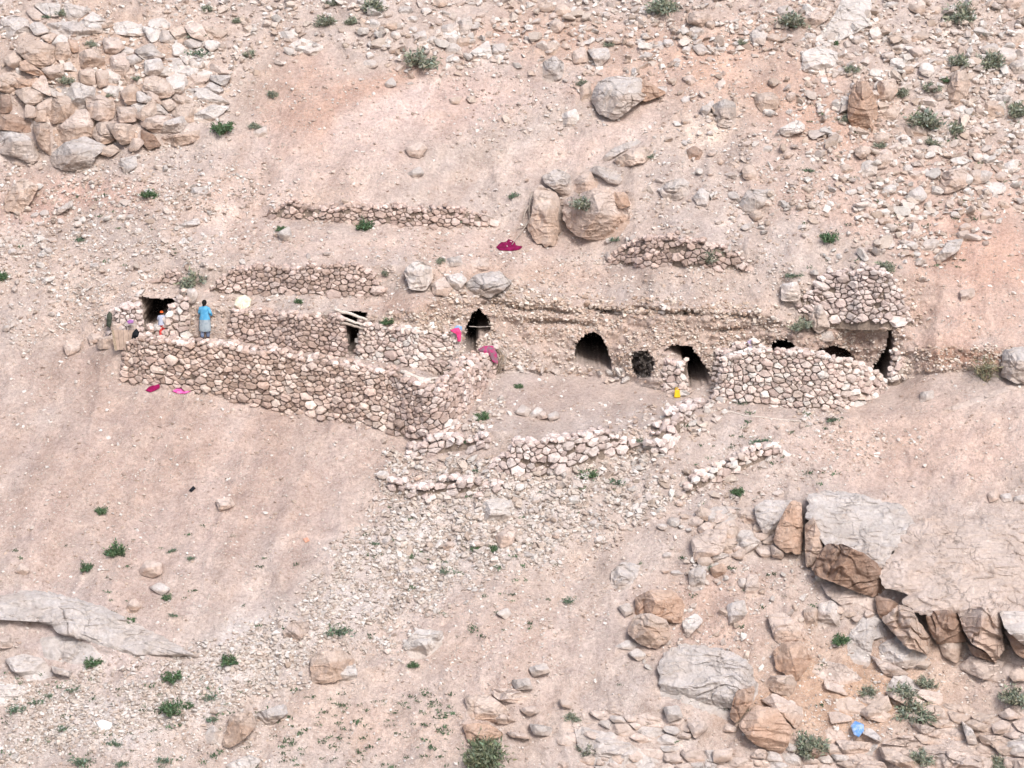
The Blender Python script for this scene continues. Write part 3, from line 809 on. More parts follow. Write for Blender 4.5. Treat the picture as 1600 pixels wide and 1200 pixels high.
    for j in range(nr - 1):
        a = 1 + j * npt; b = a + npt
        for k in range(npt):
            k2 = (k + 1) % npt; F.append((a + k, a + k2, b + k2, b + k))
    a = 1 + (nr - 1) * npt; z = len(V) - 1
    for k in range(npt): F.append((a + k, a + (k + 1) % npt, z))
    F = [f[::-1] for f in F] if True else F
    F = [f[::-1] for f in F]
    tone = 1 + .13 * fbm(V * 1.1 + seed, 3)
    st = np.clip(fbm(V * .9 + seed * 2.3, 3) * 1.8, 0, 1)[:, None] * .5
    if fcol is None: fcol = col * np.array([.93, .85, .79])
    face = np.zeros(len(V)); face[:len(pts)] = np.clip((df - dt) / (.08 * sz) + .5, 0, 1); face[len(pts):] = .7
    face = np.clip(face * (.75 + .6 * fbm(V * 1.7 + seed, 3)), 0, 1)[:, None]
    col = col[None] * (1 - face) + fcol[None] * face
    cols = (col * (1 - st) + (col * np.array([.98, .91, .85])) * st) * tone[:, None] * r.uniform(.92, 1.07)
    block_mesh.ref = (ua, vb, da, mpp, g1, g2, H_)
    return V, F, cols

_seed = [100]
def nxt(): _seed[0] += 1; return _seed[0]
def boulder(label, poly, name="boulder", group=None, **kw):
    pq = np.array(poly, float); kw['proud'] = kw.get('proud', 0.0) + .20 * math.sqrt(np.ptp(pq[:, 0]) * np.ptp(pq[:, 1])) * .026
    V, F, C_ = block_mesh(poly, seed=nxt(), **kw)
    # object origin at the rock's foot
    o = V[V[:, 2].argmin()].copy()
    return _put(name, V, F, C_, o, label, group)
def _put(name, V, F, C_, o, label, group):
    ob = add(name, mk_mesh(name, V - o, F, C_, False), M_ROCK, None, label, "boulder" if name == "boulder" else "rock", group)
    ob.location = o; return ob
def outcrop(label, polys, name="rock_outcrop", group="rock outcrops"):
    root = None
    for e in polys:
        poly, kw = (e, {}) if isinstance(e, list) else e
        kw = dict(kw); plates = kw.pop('plates', 0); kw['proud'] = kw.get('proud', .0) + .36; kw.setdefault('edge', .05)
        pc = np.array(poly, float); poly = [tuple(q) for q in pc.mean(0) + (pc - pc.mean(0)) * (1.0 if plates else 1.03)]
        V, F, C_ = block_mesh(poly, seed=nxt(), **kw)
        if root is None: root = empty(name, V[V[:, 2].argmin()], label, "outcrop", group)
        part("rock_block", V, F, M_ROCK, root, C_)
        if plates:                              # joints open across the slab: it is made of plates
            ref = block_mesh.ref; z = np.array(poly, float); rp = np.random.default_rng(_seed[0]); lo = z.min(0); hi = z.max(0)
            for cp in cells(hi[0] - lo[0], lambda s: hi[1] - lo[1], plates, rp, 1.5):
                q = cp + lo; cc = q.mean(0)
                cc[1] += 0
                if not pip(cc[0], cc[1], z) or rp.random() < .10: continue
                for k in range(len(q)):
                    for it in range(12):
                        if pip(q[k, 0], q[k, 1], z): break
                        q[k] = cc + (q[k] - cc) * .85
                q = cc + (q - cc) * rp.uniform(.95, .99)
                kk = {x: y for x, y in kw.items() if x in ('crest', 'at', 'af', 'col')}
                kk['col'] = kw.get('col', GREY) * rp.uniform(.94, 1.06)
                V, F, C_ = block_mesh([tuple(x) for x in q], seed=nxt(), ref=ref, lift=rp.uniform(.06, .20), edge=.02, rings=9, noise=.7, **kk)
                part("rock_plate", V, F, M_ROCK, root, C_)
    return root
def fillers(zone, n, lo, hi, avoid, seed, cols=(PINK, TAN, GREY), **kw):
    """angular blocks in the gaps of an outcrop"""
    r = np.random.default_rng(seed); out = []; zone = np.array(zone, float); placed = []
    av = [(np.array(a if isinstance(a, list) else a[0], float)) for a in avoid]
    tries = 0
    while len(out) < n and tries < n * 40:
        tries += 1
        u = r.uniform(zone[:, 0].min(), zone[:, 0].max()); v = r.uniform(zone[:, 1].min(), zone[:, 1].max())
        if not pip(np.array(u), np.array(v), zone): continue
        s = lo + (hi - lo) * r.random() ** 2
        if any(pip(np.array(u), np.array(v), a) for a in av): continue
        if any(math.hypot(u - x, (v - y) * 1.4) < .5 * (s + q) * .8 for x, y, q in placed): continue
        placed.append((u, v, s)); out.append((rpoly(r, u, v, s), dict(col=cols[r.integers(len(cols))], crest=r.uniform(.45, .85), at=r.uniform(15, 38), af=r.uniform(75, 105), **kw)))
    return out
def rpoly(r, u, v, s, asp=None, rot=None):
    k = r.integers(5, 8); a = np.sort((np.arange(k) + r.uniform(-.3, .3, k)) / k * 2 * math.pi)
    asp = r.uniform(.5, .85) if asp is None else asp; rot = r.uniform(-.45, .25) if rot is None else rot
    x = np.cos(a) * s / 2 * r.uniform(.85, 1.15, k); y = np.sin(a) * s / 2 * asp * r.uniform(.85, 1.15, k)
    return [(u + x[i] * math.cos(rot) - y[i] * math.sin(rot), v + x[i] * math.sin(rot) + y[i] * math.cos(rot)) for i in range(k)]

D = dict
def bedrock(zone, size, avoid, seed, cols, aspect=1.6, at=(30, 42), proud=(.02, .22), shear=0.0):
    """cracked bedrock: angular slabs fitted to one another"""
    r = np.random.default_rng(seed); z = np.array(zone, float); lo = z.min(0); hi = z.max(0)
    av = [np.array(a if isinstance(a, list) else a[0], float) for a in avoid]; out = []
    for cpoly in cells(hi[0] - lo[0], lambda s: hi[1] - lo[1], size, r, aspect):
        q = cpoly + lo; q[:, 1] += (q[:, 0] - lo[0]) * shear; c = q.mean(0)
        if not pip(c[0], c[1], z) or any(pip(c[0], c[1], a) for a in av): continue
        if r.random() < .2: continue
        q = c + (q - c) * r.uniform(.80, 1.0)
        out.append(([tuple(x) for x in q], dict(col=cols[r.integers(len(cols))], crest=r.uniform(.7, .92), at=r.uniform(*at), af=r.uniform(80, 110), proud=r.uniform(*proud) - .22, edge=.03, rings=5)))
    return out
UL = [
 ([(0,30),(20,23),(43,30),(50,47),(20,63),(0,53)], D(col=GREY, crest=.8)),
 ([(25,80),(37,63),(60,63),(87,73),(85,97),(63,107),(40,93)], D(col=TAN, crest=.4, at=35, af=88)),
 ([(73,37),(110,33),(150,37),(147,53),(117,63),(80,50)], D(col=GREY, crest=.85, at=24)),
 ([(153,33),(177,31),(175,43),(155,45)], D(col=TAN)),
 ([(177,37),(200,32),(230,43),(240,53),(213,57),(180,53)], D(col=WHITE, crest=.8)),
 ([(123,83),(150,72),(165,97),(157,107),(127,107)], D(col=TAN, crest=.5)),
 ([(87,67),(107,65),(112,87),(100,97),(87,93)], D(col=TAN)),
 ([(30,97),(40,93),(63,110),(80,123),(53,117),(32,110)], D(col=ORANGE)),
 ([(63,107),(100,98),(100,120),(80,125)], D(col=TAN)),
 ([(122,110),(147,108),(150,133),(127,133)], D(col=TAN, crest=.5)),
 ([(148,110),(170,110),(168,135),(153,137)], D(col=TAN, crest=.5)),
 ([(43,137),(73,133),(113,137),(117,150),(75,157),(47,157)], D(col=GREY, crest=.7)),
 ([(73,157),(110,150),(120,167),(122,190),(80,193),(73,177)], D(col=TAN, crest=.35, af=96)),
 ([(52,170),(72,170),(73,190),(53,190)], D(col=TAN, crest=.2)),
 ([(50,192),(77,193),(78,213),(80,245),(60,227)], D(col=TAN, crest=.2, af=90)),
 ([(82,195),(150,195),(160,212),(110,222),(86,232)], D(col=TAN, crest=.2, af=92)),
 ([(133,153),(157,148),(180,160),(178,183),(163,192),(140,183)], D(col=PINK, crest=.45, af=100)),
 ([(182,167),(213,167),(215,190),(187,193)], D(col=PINK, crest=.4, af=98)),
 ([(165,193),(200,193),(218,200),(213,220),(190,227),(173,207)], D(col=TAN, crest=.35, af=102)),
 ([(80,240),(100,223),(133,213),(167,230),(147,247),(143,267),(107,267),(83,260)], D(col=GREY, crest=.55, at=24, af=105, proud=.2)),
 ([(220,187),(247,180),(267,183),(253,207),(240,207),(220,197)], D(col=PINK, crest=.5, af=100)),
 ([(250,193),(287,180),(297,193),(280,208),(253,207)], D(col=GREY, crest=.5, af=102)),
 ([(253,213),(310,203),(313,217),(283,230),(257,227)], D(col=TAN, crest=.3, af=85)),
 ([(220,202),(240,210),(252,228),(232,234),(220,220)], D(col=BROWN, crest=.2, af=85)),
 ([(260,107),(287,100),(333,113),(327,123),(267,123)], D(col=WHITE, crest=.85, at=20)),
 ([(290,140),(320,137),(360,160),(333,167),(293,150)], D(col=WHITE, crest=.75, at=20)),
 ([(300,180),(333,163),(360,167),(327,193),(297,187)], D(col=WHITE, crest=.75)),
 ([(187,143),(207,130),(223,143),(217,163),(197,163)], D(col=TAN, crest=.4)),
 ([(230,143),(250,143),(253,163),(233,167)], D(col=PINK)),
 ([(0,147),(17,150),(20,173),(0,180)], D(col=BROWN, af=85)),
 ([(-10,118),(16,112),(42,122),(44,142),(14,146),(-10,140)], D(col=TAN)),
 ([(0,205),(30,208),(46,214),(63,247),(50,256),(20,244),(-8,238)], D(col=GREY, crest=.3, af=80)),
 ([(-8,180),(20,178),(48,190),(48,208),(10,204),(-8,202)], D(col=BROWN, crest=.4, af=82)),
 ([(20,120),(40,124),(60,122),(68,134),(44,136),(24,138)], D(col=ORANGE)),
 ([(105,60),(122,66),(124,80),(114,84),(108,74)], D(col=ORANGE)),
 ([(160,60),(185,58),(196,74),(180,86),(164,82)], D(col=PINK)),
 ([(172,88),(196,82),(204,104),(190,124),(174,116)], D(col=PINK)),
 ([(258,126),(290,126),(286,146),(262,148)], D(col=WHITE)),
 ([(225,95),(250,90),(258,110),(240,122),(226,116)], D(col=GREY)),
]
UL += bedrock([(0,0),(340,0),(352,60),(362,160),(300,176),(220,176),(120,132),(0,118)], 31, UL, 5, (WHITE, GREY, PINK, GREY, TAN, WHITE), proud=(.0, .36), shear=.12)
UL += bedrock([(0,118),(180,136),(300,170),(310,225),(150,240),(0,250)], 30, UL, 6, (TAN, PINK, GREY), aspect=1.2, at=(40, 60), proud=(.1, .45))
outcrop("stepped cliff of cracked tan blocks filling the upper left corner", UL)
LR = [
 ([(1261,807),(1264,776),(1290,768),(1343,773),(1364,781),(1411,791),(1429,820),(1416,836),(1385,873),(1377,890),(1348,869),(1327,863),(1316,853),(1293,852),(1285,849),(1277,828)], D(col=GREY, crest=.92, at=34, af=104, proud=.85, gx=.04, joints=.07)),
 ([(1270,889),(1280,868),(1293,851),(1316,851),(1350,866),(1379,889),(1384,918),(1369,933),(1337,924),(1306,911),(1277,900)], D(col=BROWN, crest=.1, af=92, proud=.3, gx=.08, joints=.15)),
 ([(1280,884),(1300,872),(1335,878),(1360,892),(1346,901),(1312,899)], D(col=PINK, crest=.75, at=25, af=98, proud=.75)),
 ([(1258,820),(1272,808),(1286,847),(1283,866),(1269,888),(1260,884),(1258,860)], D(col=TAN, crest=.15, af=86, proud=.4)),
 ([(1283,913),(1316,915),(1366,927),(1371,949),(1375,961),(1337,943),(1316,946),(1293,930)], D(col=PINK, crest=.8, at=30, af=96, proud=.15)),
 ([(1367,931),(1390,936),(1405,944),(1379,967),(1372,961)], D(col=BROWN, crest=.2, af=90, proud=.1)),
 ([(1378,884),(1390,870),(1429,823),(1448,812),(1490,807),(1574,810),(1650,820),(1650,996),(1589,990),(1568,982),(1561,956),(1530,962),(1500,959),(1450,960),(1427,954),(1411,939),(1421,929),(1385,918)], D(col=PINK, crest=.93, at=36, af=104, proud=1.25, gx=.02, joints=.085)),
 ([(1448,955),(1502,954),(1505,984),(1469,1003),(1458,998),(1448,970)], D(col=BROWN, crest=.06, af=96, proud=.6, joints=.2)),
 ([(1456,990),(1504,985),(1510,1003),(1466,1007)], D(col=BROWN, crest=.1, af=104, proud=.3)),
 ([(1496,954),(1530,950),(1560,942),(1568,1012),(1555,1036),(1542,1019),(1519,1006),(1507,987)], D(col=PINK, crest=.25, at=42, af=93, proud=.95, gx=.1, joints=.18)),
 ([(1563,954),(1650,958),(1650,1020),(1597,1006),(1568,980)], D(col=GREY, crest=.6, at=36, af=100, proud=.9, gx=.05)),
 ([(1568,983),(1650,1000),(1650,1036),(1590,1026)], D(col=BROWN, crest=.1, af=100, proud=.3)),
 ([(1378,967),(1403,945),(1425,951),(1434,970),(1460,1004),(1448,1022),(1416,1011),(1389,981)], D(col=TAN, crest=.35, at=40, af=95, proud=.5, gx=.1, joints=.14)),
 ([(1322,996),(1353,961),(1373,961),(1388,994),(1364,1000),(1359,1040),(1337,1038),(1326,1023)], D(col=GREY, crest=.88, at=36, af=95, proud=.12)),
 ([(1373,1010),(1408,990),(1449,1025),(1438,1045),(1406,1043),(1376,1030)], D(col=GREY, crest=.75, at=28, af=102, proud=.15)),
 ([(1358,1022),(1374,1030),(1406,1043),(1420,1053),(1385,1058)], D(col=PINK, crest=.7, af=95)),
 ([(1467,1006),(1504,1003),(1496,1038),(1473,1024)], D(col=TAN, crest=.3, af=88, proud=.1)),
 ([(1496,1044),(1519,1024),(1584,1037),(1569,1069),(1534,1061)], D(col=PINK, crest=.85, at=32, af=98, proud=.12)),
 ([(1178,792),(1196,782),(1238,782),(1231,800),(1211,832),(1196,838),(1184,816)], D(col=GREY, crest=.8, at=34, af=92, proud=.35)),
 ([(1236,783),(1251,785),(1254,820),(1252,864),(1227,862),(1208,846),(1215,820)], D(col=ORANGE, crest=.12, at=45, af=90, proud=.4)),
 ([(1204,850),(1226,864),(1222,874),(1206,870)], D(col=PINK)),
 ([(1510,1004),(1545,1022),(1560,1038),(1520,1024)], D(col=BROWN, crest=.3)),
]
LR += bedrock([(1080,800),(1190,800),(1205,850),(1150,880),(1090,880)], 22, LR, 15, (PINK, GREY, TAN), aspect=1.4, at=(30, 45), proud=(0, .25))
LR += bedrock([(1290,930),(1380,950),(1330,975),(1300,960)], 20, LR, 16, (PINK, TAN), aspect=1.6)
LR += bedrock([(1440,1000),(1500,1030),(1600,1035),(1640,1060),(1640,1080),(1440,1050)], 24, LR, 17, (PINK, TAN, BROWN), aspect=1.5, proud=(0, .3))
_seed[0] = 3000
outcrop("great overhanging grey slab outcrop at the lower right", LR)
outcrop("thin broken ledges under the overhang at the bottom right", [
 ([(1303,1155),(1369,1161),(1369,1179),(1323,1179)], D(col=PINK, crest=.6, af=96)),
 ([(1372,1166),(1400,1172),(1440,1196),(1420,1206),(1380,1186)], D(col=TAN, crest=.6)),
 ([(1413,1125),(1463,1138),(1489,1135),(1479,1155),(1443,1149)], D(col=PINK, crest=.7)),
 ([(1502,1126),(1520,1140),(1528,1164),(1512,1162)], D(col=GREY)),
 ([(1569,1163),(1600,1148),(1630,1150),(1630,1190),(1579,1179)], D(col=GREY, crest=.6)),
 ([(1528,1148),(1560,1150),(1566,1166),(1536,1164)], D(col=PINK)),
 ([(1339,1113),(1386,1085),(1394,1107),(1366,1129)], D(col=TAN, crest=.7)),
 ([(1440,1176),(1500,1172),(1560,1190),(1540,1212),(1460,1204)], D(col=PINK, crest=.6)),
 ([(1580,1186),(1640,1190),(1640,1220),(1590,1215)], D(col=TAN)),
 ([(1256,1166),(1298,1172),(1300,1186),(1262,1184)], D(col=BROWN)),
 ([(1320,1186),(1380,1190),(1390,1212),(1330,1214)], D(col=PINK)),
] + bedrock([(1290,1050),(1400,1040),(1480,1035),(1600,1065),(1610,1205),(1270,1205),(1300,1140)], 36, [], 8, (TAN, PINK, GREY, PINK), aspect=2.2, at=(22, 40), proud=(-.1, .25), shear=.18))
outcrop("low bedded ledge of pale slabs at the lower left edge", [
 ([(-30,938),(60,922),(150,944),(262,1000),(304,1026),(236,1022),(213,1026),(170,1012),(130,999),(95,991),(80,977),(60,971),(23,964),(-30,968)], D(col=GREY, crest=.96, at=33, af=114, proud=.16, gx=.02)),
 ([(63,997),(97,993),(140,1007),(160,1027),(127,1039),(70,1029)], D(col=GREY, crest=.92, at=32, af=108, proud=-.1)),
 ([(7,1030),(37,1021),(67,1030),(85,1055),(53,1066),(20,1049)], D(col=GREY, crest=.92, at=32, af=108, proud=-.1)),
 ([(-10,1000),(22,995),(19,1012),(-10,1016)], D(col=PINK)),
 ([(80,1040),(112,1050),(110,1058),(84,1052)], D(col=GREY)),
 ([(-10,1063),(50,1075),(42,1100),(-10,1104)], D(col=WHITE, crest=.9, at=32)),
])
outcrop("small ledge of tilted pink slabs at the bottom centre above the big shrub", [
 ([(763,1077),(800,1075),(832,1087),(813,1099),(780,1095)], D(col=PINK, crest=.7, at=22, af=108)),
 ([(726,1087),(763,1085),(792,1107),(786,1129),(733,1122)], D(col=TAN, crest=.7, at=26, af=100)),
 ([(722,1133),(760,1128),(788,1147),(766,1157),(733,1161)], D(col=ORANGE, crest=.6, af=100)),
 ([(755,1110),(788,1116),(808,1126),(790,1132),(763,1128)], D(col=PINK, crest=.7, af=104)),
 ([(798,1063),(826,1059),(834,1077),(806,1079)], D(col=GREY)),
 ([(826,1043),(853,1036),(861,1050),(833,1058)], D(col=GREY)),
 ([(790,1143),(820,1146),(830,1155),(800,1153)], D(col=PINK)),
 ([(826,1130),(863,1136),(860,1150),(834,1148)], D(col=GREY)),
 ([(810,1108),(834,1102),(846,1112),(826,1120)], D(col=PINK)),
 ([(873,1092),(893,1096),(893,1108),(877,1104)], D(col=PINK)),
])
outcrop("flat cracked slabs along the bottom edge right of the big shrub", [
 ([(896,1133),(960,1148),(1030,1188),(1010,1210),(940,1205),(906,1172)], D(col=GREY, crest=.85, at=30)),
 ([(1030,1035),(1046,1017),(1066,1008),(1123,1013),(1168,1033),(1185,1077),(1149,1129),(1099,1109),(1066,1095),(1033,1085)], D(col=GREY, crest=.85, at=38, af=98, proud=.3)),
 ([(1150,1080),(1180,1072),(1176,1098),(1150,1130),(1140,1120)], D(col=ORANGE, crest=.3, af=88, proud=.3)),
 ([(1073,1130),(1099,1125),(1108,1137),(1086,1155)], D(col=PINK)),
 ([(1113,1173),(1146,1168),(1141,1189),(1116,1192)], D(col=PINK)),
 ([(1036,1105),(1060,1102),(1068,1122),(1044,1128)], D(col=GREY)),
] + bedrock([(880,1125),(1030,1095),(1150,1130),(1290,1180),(1300,1205),(860,1205)], 26, [[(1030,1035),(1046,1017),(1066,1008),(1123,1013),(1168,1033),(1185,1077),(1149,1129),(1099,1109),(1066,1095),(1033,1085)]], 9, (GREY, PINK, PINK), aspect=1.9, proud=(-.08, .14), shear=.15))
# single boulders, each where it lies
B = boulder
CB = "the cleft boulder group above the caves"
B("left half of the cleft boulder, tall and split from its neighbour by a dark crack", [(835,301),(842,289),(865,296),(877,314),(872,334),(876,358),(868,383),(854,386),(836,378),(823,358),(831,334)], col=TAN, crest=.4, at=40, af=90, proud=.2, gx=.1, joints=.07)
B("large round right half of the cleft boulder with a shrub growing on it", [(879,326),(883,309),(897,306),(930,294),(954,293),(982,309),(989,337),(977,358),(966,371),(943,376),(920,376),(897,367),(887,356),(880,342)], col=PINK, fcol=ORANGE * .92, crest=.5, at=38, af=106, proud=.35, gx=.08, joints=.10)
B("grey boulder wedged on top of the crack of the cleft boulder", [(845,275),(871,263),(891,273),(895,298),(886,312),(876,304),(865,296),(850,286)], col=GREY, crest=.5, at=30, af=92, proud=.1)
B("small pinkish boulder perched on the middle of the cleft boulder", [(895,281),(920,266),(936,285),(931,297),(914,304),(897,301)], col=PINK, crest=.5)
B("grey slab leaning at the top right of the cleft boulder", [(919,267),(930,258),(962,266),(974,282),(964,290),(950,286),(939,277)], col=GREY, crest=.7)
B("orange side piece on the right flank of the cleft boulder", [(951,299),(979,300),(986,321),(969,328),(958,311)], col=ORANGE, crest=.3, proud=.75)
B("long grey ledge rock lying above the cleft boulder", [(936,252),(956,232),(996,216),(1002,223),(968,240),(950,252)], col=GREY, crest=.8)
B("yellowish rock beside the grey ledge above the cleft boulder", [(958,249),(1000,229),(1025,237),(1008,255),(966,262)], col=TAN, crest=.6)
B("big angular boulder on the upper slope, tan face to the right", [(923,154),(934,128),(953,119),(1000,120),(1022,147),(1002,158),(962,189),(935,178)], col=GREY, crest=.45, at=30, af=98, proud=.2, joints=.12)
B("orange shoulder of the big angular boulder on the upper slope", [(980,132),(1002,121),(1042,145),(1012,160),(985,150)], col=ORANGE, crest=.3, af=85, proud=.35)
B("small rock tucked against the left of the big angular upper boulder", [(904,138),(923,125),(926,160),(908,160)], col=TAN)
B("pale chip of rock below left of the big angular upper boulder", [(877,178),(900,169),(907,187),(893,198),(880,196)], col=WHITE, crest=.5)
B("squarish grey boulder left of the big angular upper boulder", [(847,98),(866,87),(882,97),(879,121),(860,131),(847,124)], col=GREY, crest=.5)
B("tan boulder just above the squarish grey one near the top", [(847,73),(861,62),(874,73),(869,86),(849,86)], col=TAN)
B("bluish grey wedge of rock beside a small shrub near the top centre", [(917,77),(950,74),(955,87),(934,109),(925,91)], col=GREY, crest=.5)
B("rounded pink rock left of the bluish grey wedge near the top", [(894,81),(913,72),(922,97),(896,101)], col=PINK)
B("upright grey stone near the top centre, leftmost of a pair", [(690,40),(710,36),(707,58),(690,61)], col=GREY, crest=.4)
B("upright tilted grey stone near the top centre, right of its pair", [(714,33),(736,24),(739,37),(730,57),(714,54)], col=GREY, crest=.4)
B("flat brown stone lying under the two upright stones at the top", [(707,62),(733,54),(747,58),(740,70),(713,73)], col=TAN)
B("narrow standing rock left of the two upright stones at the top", [(650,51),(665,46),(669,68),(652,69)], col=GREY)
B("grey knob of rock touching the cream patch near the top", [(769,70),(788,67),(792,80),(780,89),(769,88)], col=GREY)
B("cream patch of bare rock near the top centre", [(735,81),(763,62),(771,87),(746,93)], col=WHITE, crest=.8)
B("little grey rock on the bare pink slope right of the outcrop", [(600,131),(613,119),(621,133),(605,138)], col=GREY)
B("low dark-edged rock in the middle of the pale pink slope", [(700,154),(723,149),(717,163),(704,163)], col=TAN)
B("pale lump of rock below the pink slope, left of centre", [(632,231),(656,221),(669,230),(656,248),(639,243)], col=PINK, crest=.5)
B("small grey rock under the pale lump left of centre", [(635,271),(656,259),(664,270),(650,281)], col=GREY)
B("rounded boulder at the top, right of centre", [(1072,28),(1086,16),(1112,23),(1112,38),(1093,43),(1075,36)], col=PINK, crest=.5)
B("grey stone below the rounded top boulder, right of centre", [(1080,73),(1096,67),(1110,80),(1093,88)], col=GREY)
B("egg-like boulder left of the large shrub at the upper right", [(1173,51),(1189,41),(1200,57),(1194,71),(1177,69)], col=GREY)
B("long boulder tilted downhill just right of the large upper shrub", [(1252,28),(1279,12),(1297,17),(1294,30),(1269,46),(1253,43)], col=PINK, crest=.5)
B("cracked pale slab running to the top edge at the upper right", [(1319,-8),(1360,-8),(1362,37),(1313,64),(1279,73),(1272,61),(1299,30)], col=WHITE, crest=.9, at=32)
B("big pale rounded slab below the cracked slab at the upper right", [(1252,82),(1279,71),(1306,80),(1313,100),(1286,119),(1252,111)], col=WHITE, crest=.8, at=32)
B("pale wedge stone at the right of centre on the upper slope", [(1065,121),(1081,116),(1090,127),(1078,134)], col=PINK)
B("weathered grey-brown boulder at the right, above the upright split rock", [(1178,148),(1206,142),(1220,157),(1214,171),(1191,177),(1180,164)], col=TAN, crest=.4)
B("upright split grey rock on the right upper slope", [(1113,163),(1133,154),(1150,160),(1150,190),(1143,200),(1121,197),(1121,180),(1113,178)], col=GREY, crest=.3, at=40)
B("slanting grey rock leaning against the upright split rock", [(1092,171),(1114,156),(1117,167),(1099,185)], col=GREY)
B("bright angular flake lying alone on orange soil at the upper right", [(1217,201),(1246,186),(1259,195),(1257,204),(1229,215),(1218,209)], col=WHITE, crest=.6)
B("tall orange rock standing among shrubs at the upper right", [(1325,160),(1333,129),(1356,126),(1370,160),(1372,180),(1363,205),(1343,209),(1325,190)], col=ORANGE, crest=.2, at=50, af=84, proud=.2)
B("tan rock just right of the tall orange rock", [(1370,127),(1399,122),(1404,143),(1386,162),(1372,161)], col=TAN, crest=.3)
B("small tan rock at the foot of the tall orange rock's right side", [(1378,178),(1399,162),(1407,173),(1399,188),(1382,188)], col=TAN)
B("tall tan boulder between shrubs near the right edge", [(1478,144),(1489,112),(1509,109),(1517,133),(1507,161),(1489,168)], col=TAN, crest=.3, at=45)
B("rounded brown boulder left of the rightmost shrub", [(1535,174),(1543,156),(1566,159),(1570,180),(1549,185)], col=TAN, crest=.4)
B("angular pale rock in the right boulder field under a small shrub", [(1355,254),(1389,232),(1397,247),(1387,261),(1362,266)], col=PINK)
B("broad squared rock with a vertical crack in the right boulder field", [(1468,271),(1509,259),(1514,290),(1479,305),(1470,298)], col=PINK, crest=.4, at=38)
B("smaller squared rock against the right side of the broad squared one", [(1513,267),(1533,264),(1534,287),(1514,290)], col=PINK, crest=.4)
B("grey rock left of the broad squared rock in the right boulder field", [(1418,301),(1439,289),(1450,307),(1433,322),(1418,314)], col=GREY)
B("dark rounded rock on the bright patch right of centre", [(1072,234),(1086,227),(1099,237),(1093,251),(1075,249)], col=BROWN)
B("block with a dark underside right of the bright patch", [(1158,264),(1173,256),(1184,270),(1180,282),(1162,280)], col=TAN)
B("large slanting boulder on the open slope right of the cleft boulder", [(1152,321),(1169,296),(1210,296),(1210,311),(1183,328),(1165,336)], col=GREY, crest=.55, af=100)
B("little tan rock under the large slanting boulder", [(1168,334),(1184,327),(1197,336),(1180,347)], col=TAN)
B("pointed grey boulder between two boulders right of the cleft boulder", [(1082,308),(1096,292),(1112,303),(1104,323),(1089,320)], col=GREY)
B("smooth boulder just right of the cleft boulder", [(1029,298),(1040,284),(1066,277),(1079,285),(1077,304),(1060,313),(1040,314)], col=GREY, crest=.5, af=100)
B("long pale slab tilted on the orange slope near the right edge", [(1458,406),(1483,376),(1507,372),(1497,393),(1466,413)], col=GREY, crest=.6)
B("pale stones above the long slab near the right edge", [(1494,362),(1514,359),(1516,376),(1500,378)], col=PINK)
B("flat rock at the top right edge above the shrubs", [(1558,71),(1586,56),(1606,60),(1586,78),(1562,79)], col=TAN)
B("square grey block at the right edge below the top", [(1578,98),(1606,89),(1606,114),(1582,115)], col=GREY)
B("pinkish rock on the upper right rubble, above the shrub pair", [(1418,78),(1439,69),(1447,83),(1429,94)], col=PINK)
B("rock cut off by the right edge beside the grassy tuft", [(1565,548),(1589,541),(1630,543),(1630,599),(1586,599),(1565,588)], col=GREY, crest=.4, proud=.2)
B("pale flat slab running down left from the right-edge rock", [(1470,640),(1500,630),(1540,614),(1594,596),(1599,604),(1540,625),(1505,638),(1474,648)], col=PINK, crest=.85, at=26, joints=.08, proud=-.2)
B("small block with a dark left face on the slope right of the enclosure", [(1437,613),(1459,609),(1460,622),(1437,630)], col=GREY, crest=.4)
B("square pale block at the left end of the upper retaining wall", [(1220,444),(1246,439),(1252,463),(1243,474),(1220,469)], col=WHITE, crest=.2, at=40, af=84, proud=.35)
B("slanted slab standing between a shrub and the upper retaining wall", [(1262,481),(1284,474),(1298,510),(1279,522),(1265,508)], col=GREY, crest=.3, at=45, af=80, proud=.35)
B("small grey rock under the slanted slab on the cliff", [(1280,520),(1300,516),(1304,532),(1284,536)], col=GREY, proud=.2)
B("pale rock alone on the orange bank right of the retaining wall", [(1498,454),(1523,449),(1524,463),(1503,474)], col=PINK)
B("big pale round boulder at the left end of the cliff top", [(630,422),(650,406),(674,416),(678,437),(663,455),(640,452)], col=WHITE, crest=.35, at=40, af=92, proud=.2)
B("rock in the cliff-top row, second from the pale round boulder", [(673,444),(693,431),(707,450),(700,464),(676,460)], col=PINK, proud=.15)
B("rock in the cliff-top row, third from the pale round boulder", [(695,431),(720,426),(731,437),(717,454),(706,451)], col=WHITE, proud=.15)
B("wide grey overhanging rock at the right end of the cliff-top row", [(726,444),(746,427),(780,423),(800,440),(786,455),(763,466),(740,459)], col=GREY, crest=.65, at=28, af=104, proud=.3)
B("rock behind the wide grey overhanging one on the cliff top", [(733,407),(763,402),(767,421),(740,425)], col=PINK)
B("small round rock behind the cliff-top row next to a tuft", [(696,404),(720,399),(724,414),(700,418)], col=GREY)
g4 = "row of stones lying in the courtyard"
B("leftmost stone of the row lying in the courtyard", [(803,645),(816,631),(831,640),(824,652)], name="rock", group=g4, col=GREY)
B("second stone from the left of the row lying in the courtyard", [(825,650),(839,635),(850,640),(834,655)], name="rock", group=g4, col=WHITE)
B("third stone from the left of the row lying in the courtyard", [(839,647),(851,641),(857,653),(840,657)], name="rock", group=g4, col=PINK)
B("rightmost stone of the row lying in the courtyard", [(853,649),(870,641),(876,652),(860,659)], name="rock", group=g4, col=GREY)
B("large white boulder in the middle of the lower rubble", [(740,795),(752,784),(775,778),(800,782),(805,800),(790,817),(765,822),(743,810)], col=WHITE, crest=.55, at=25, af=104)
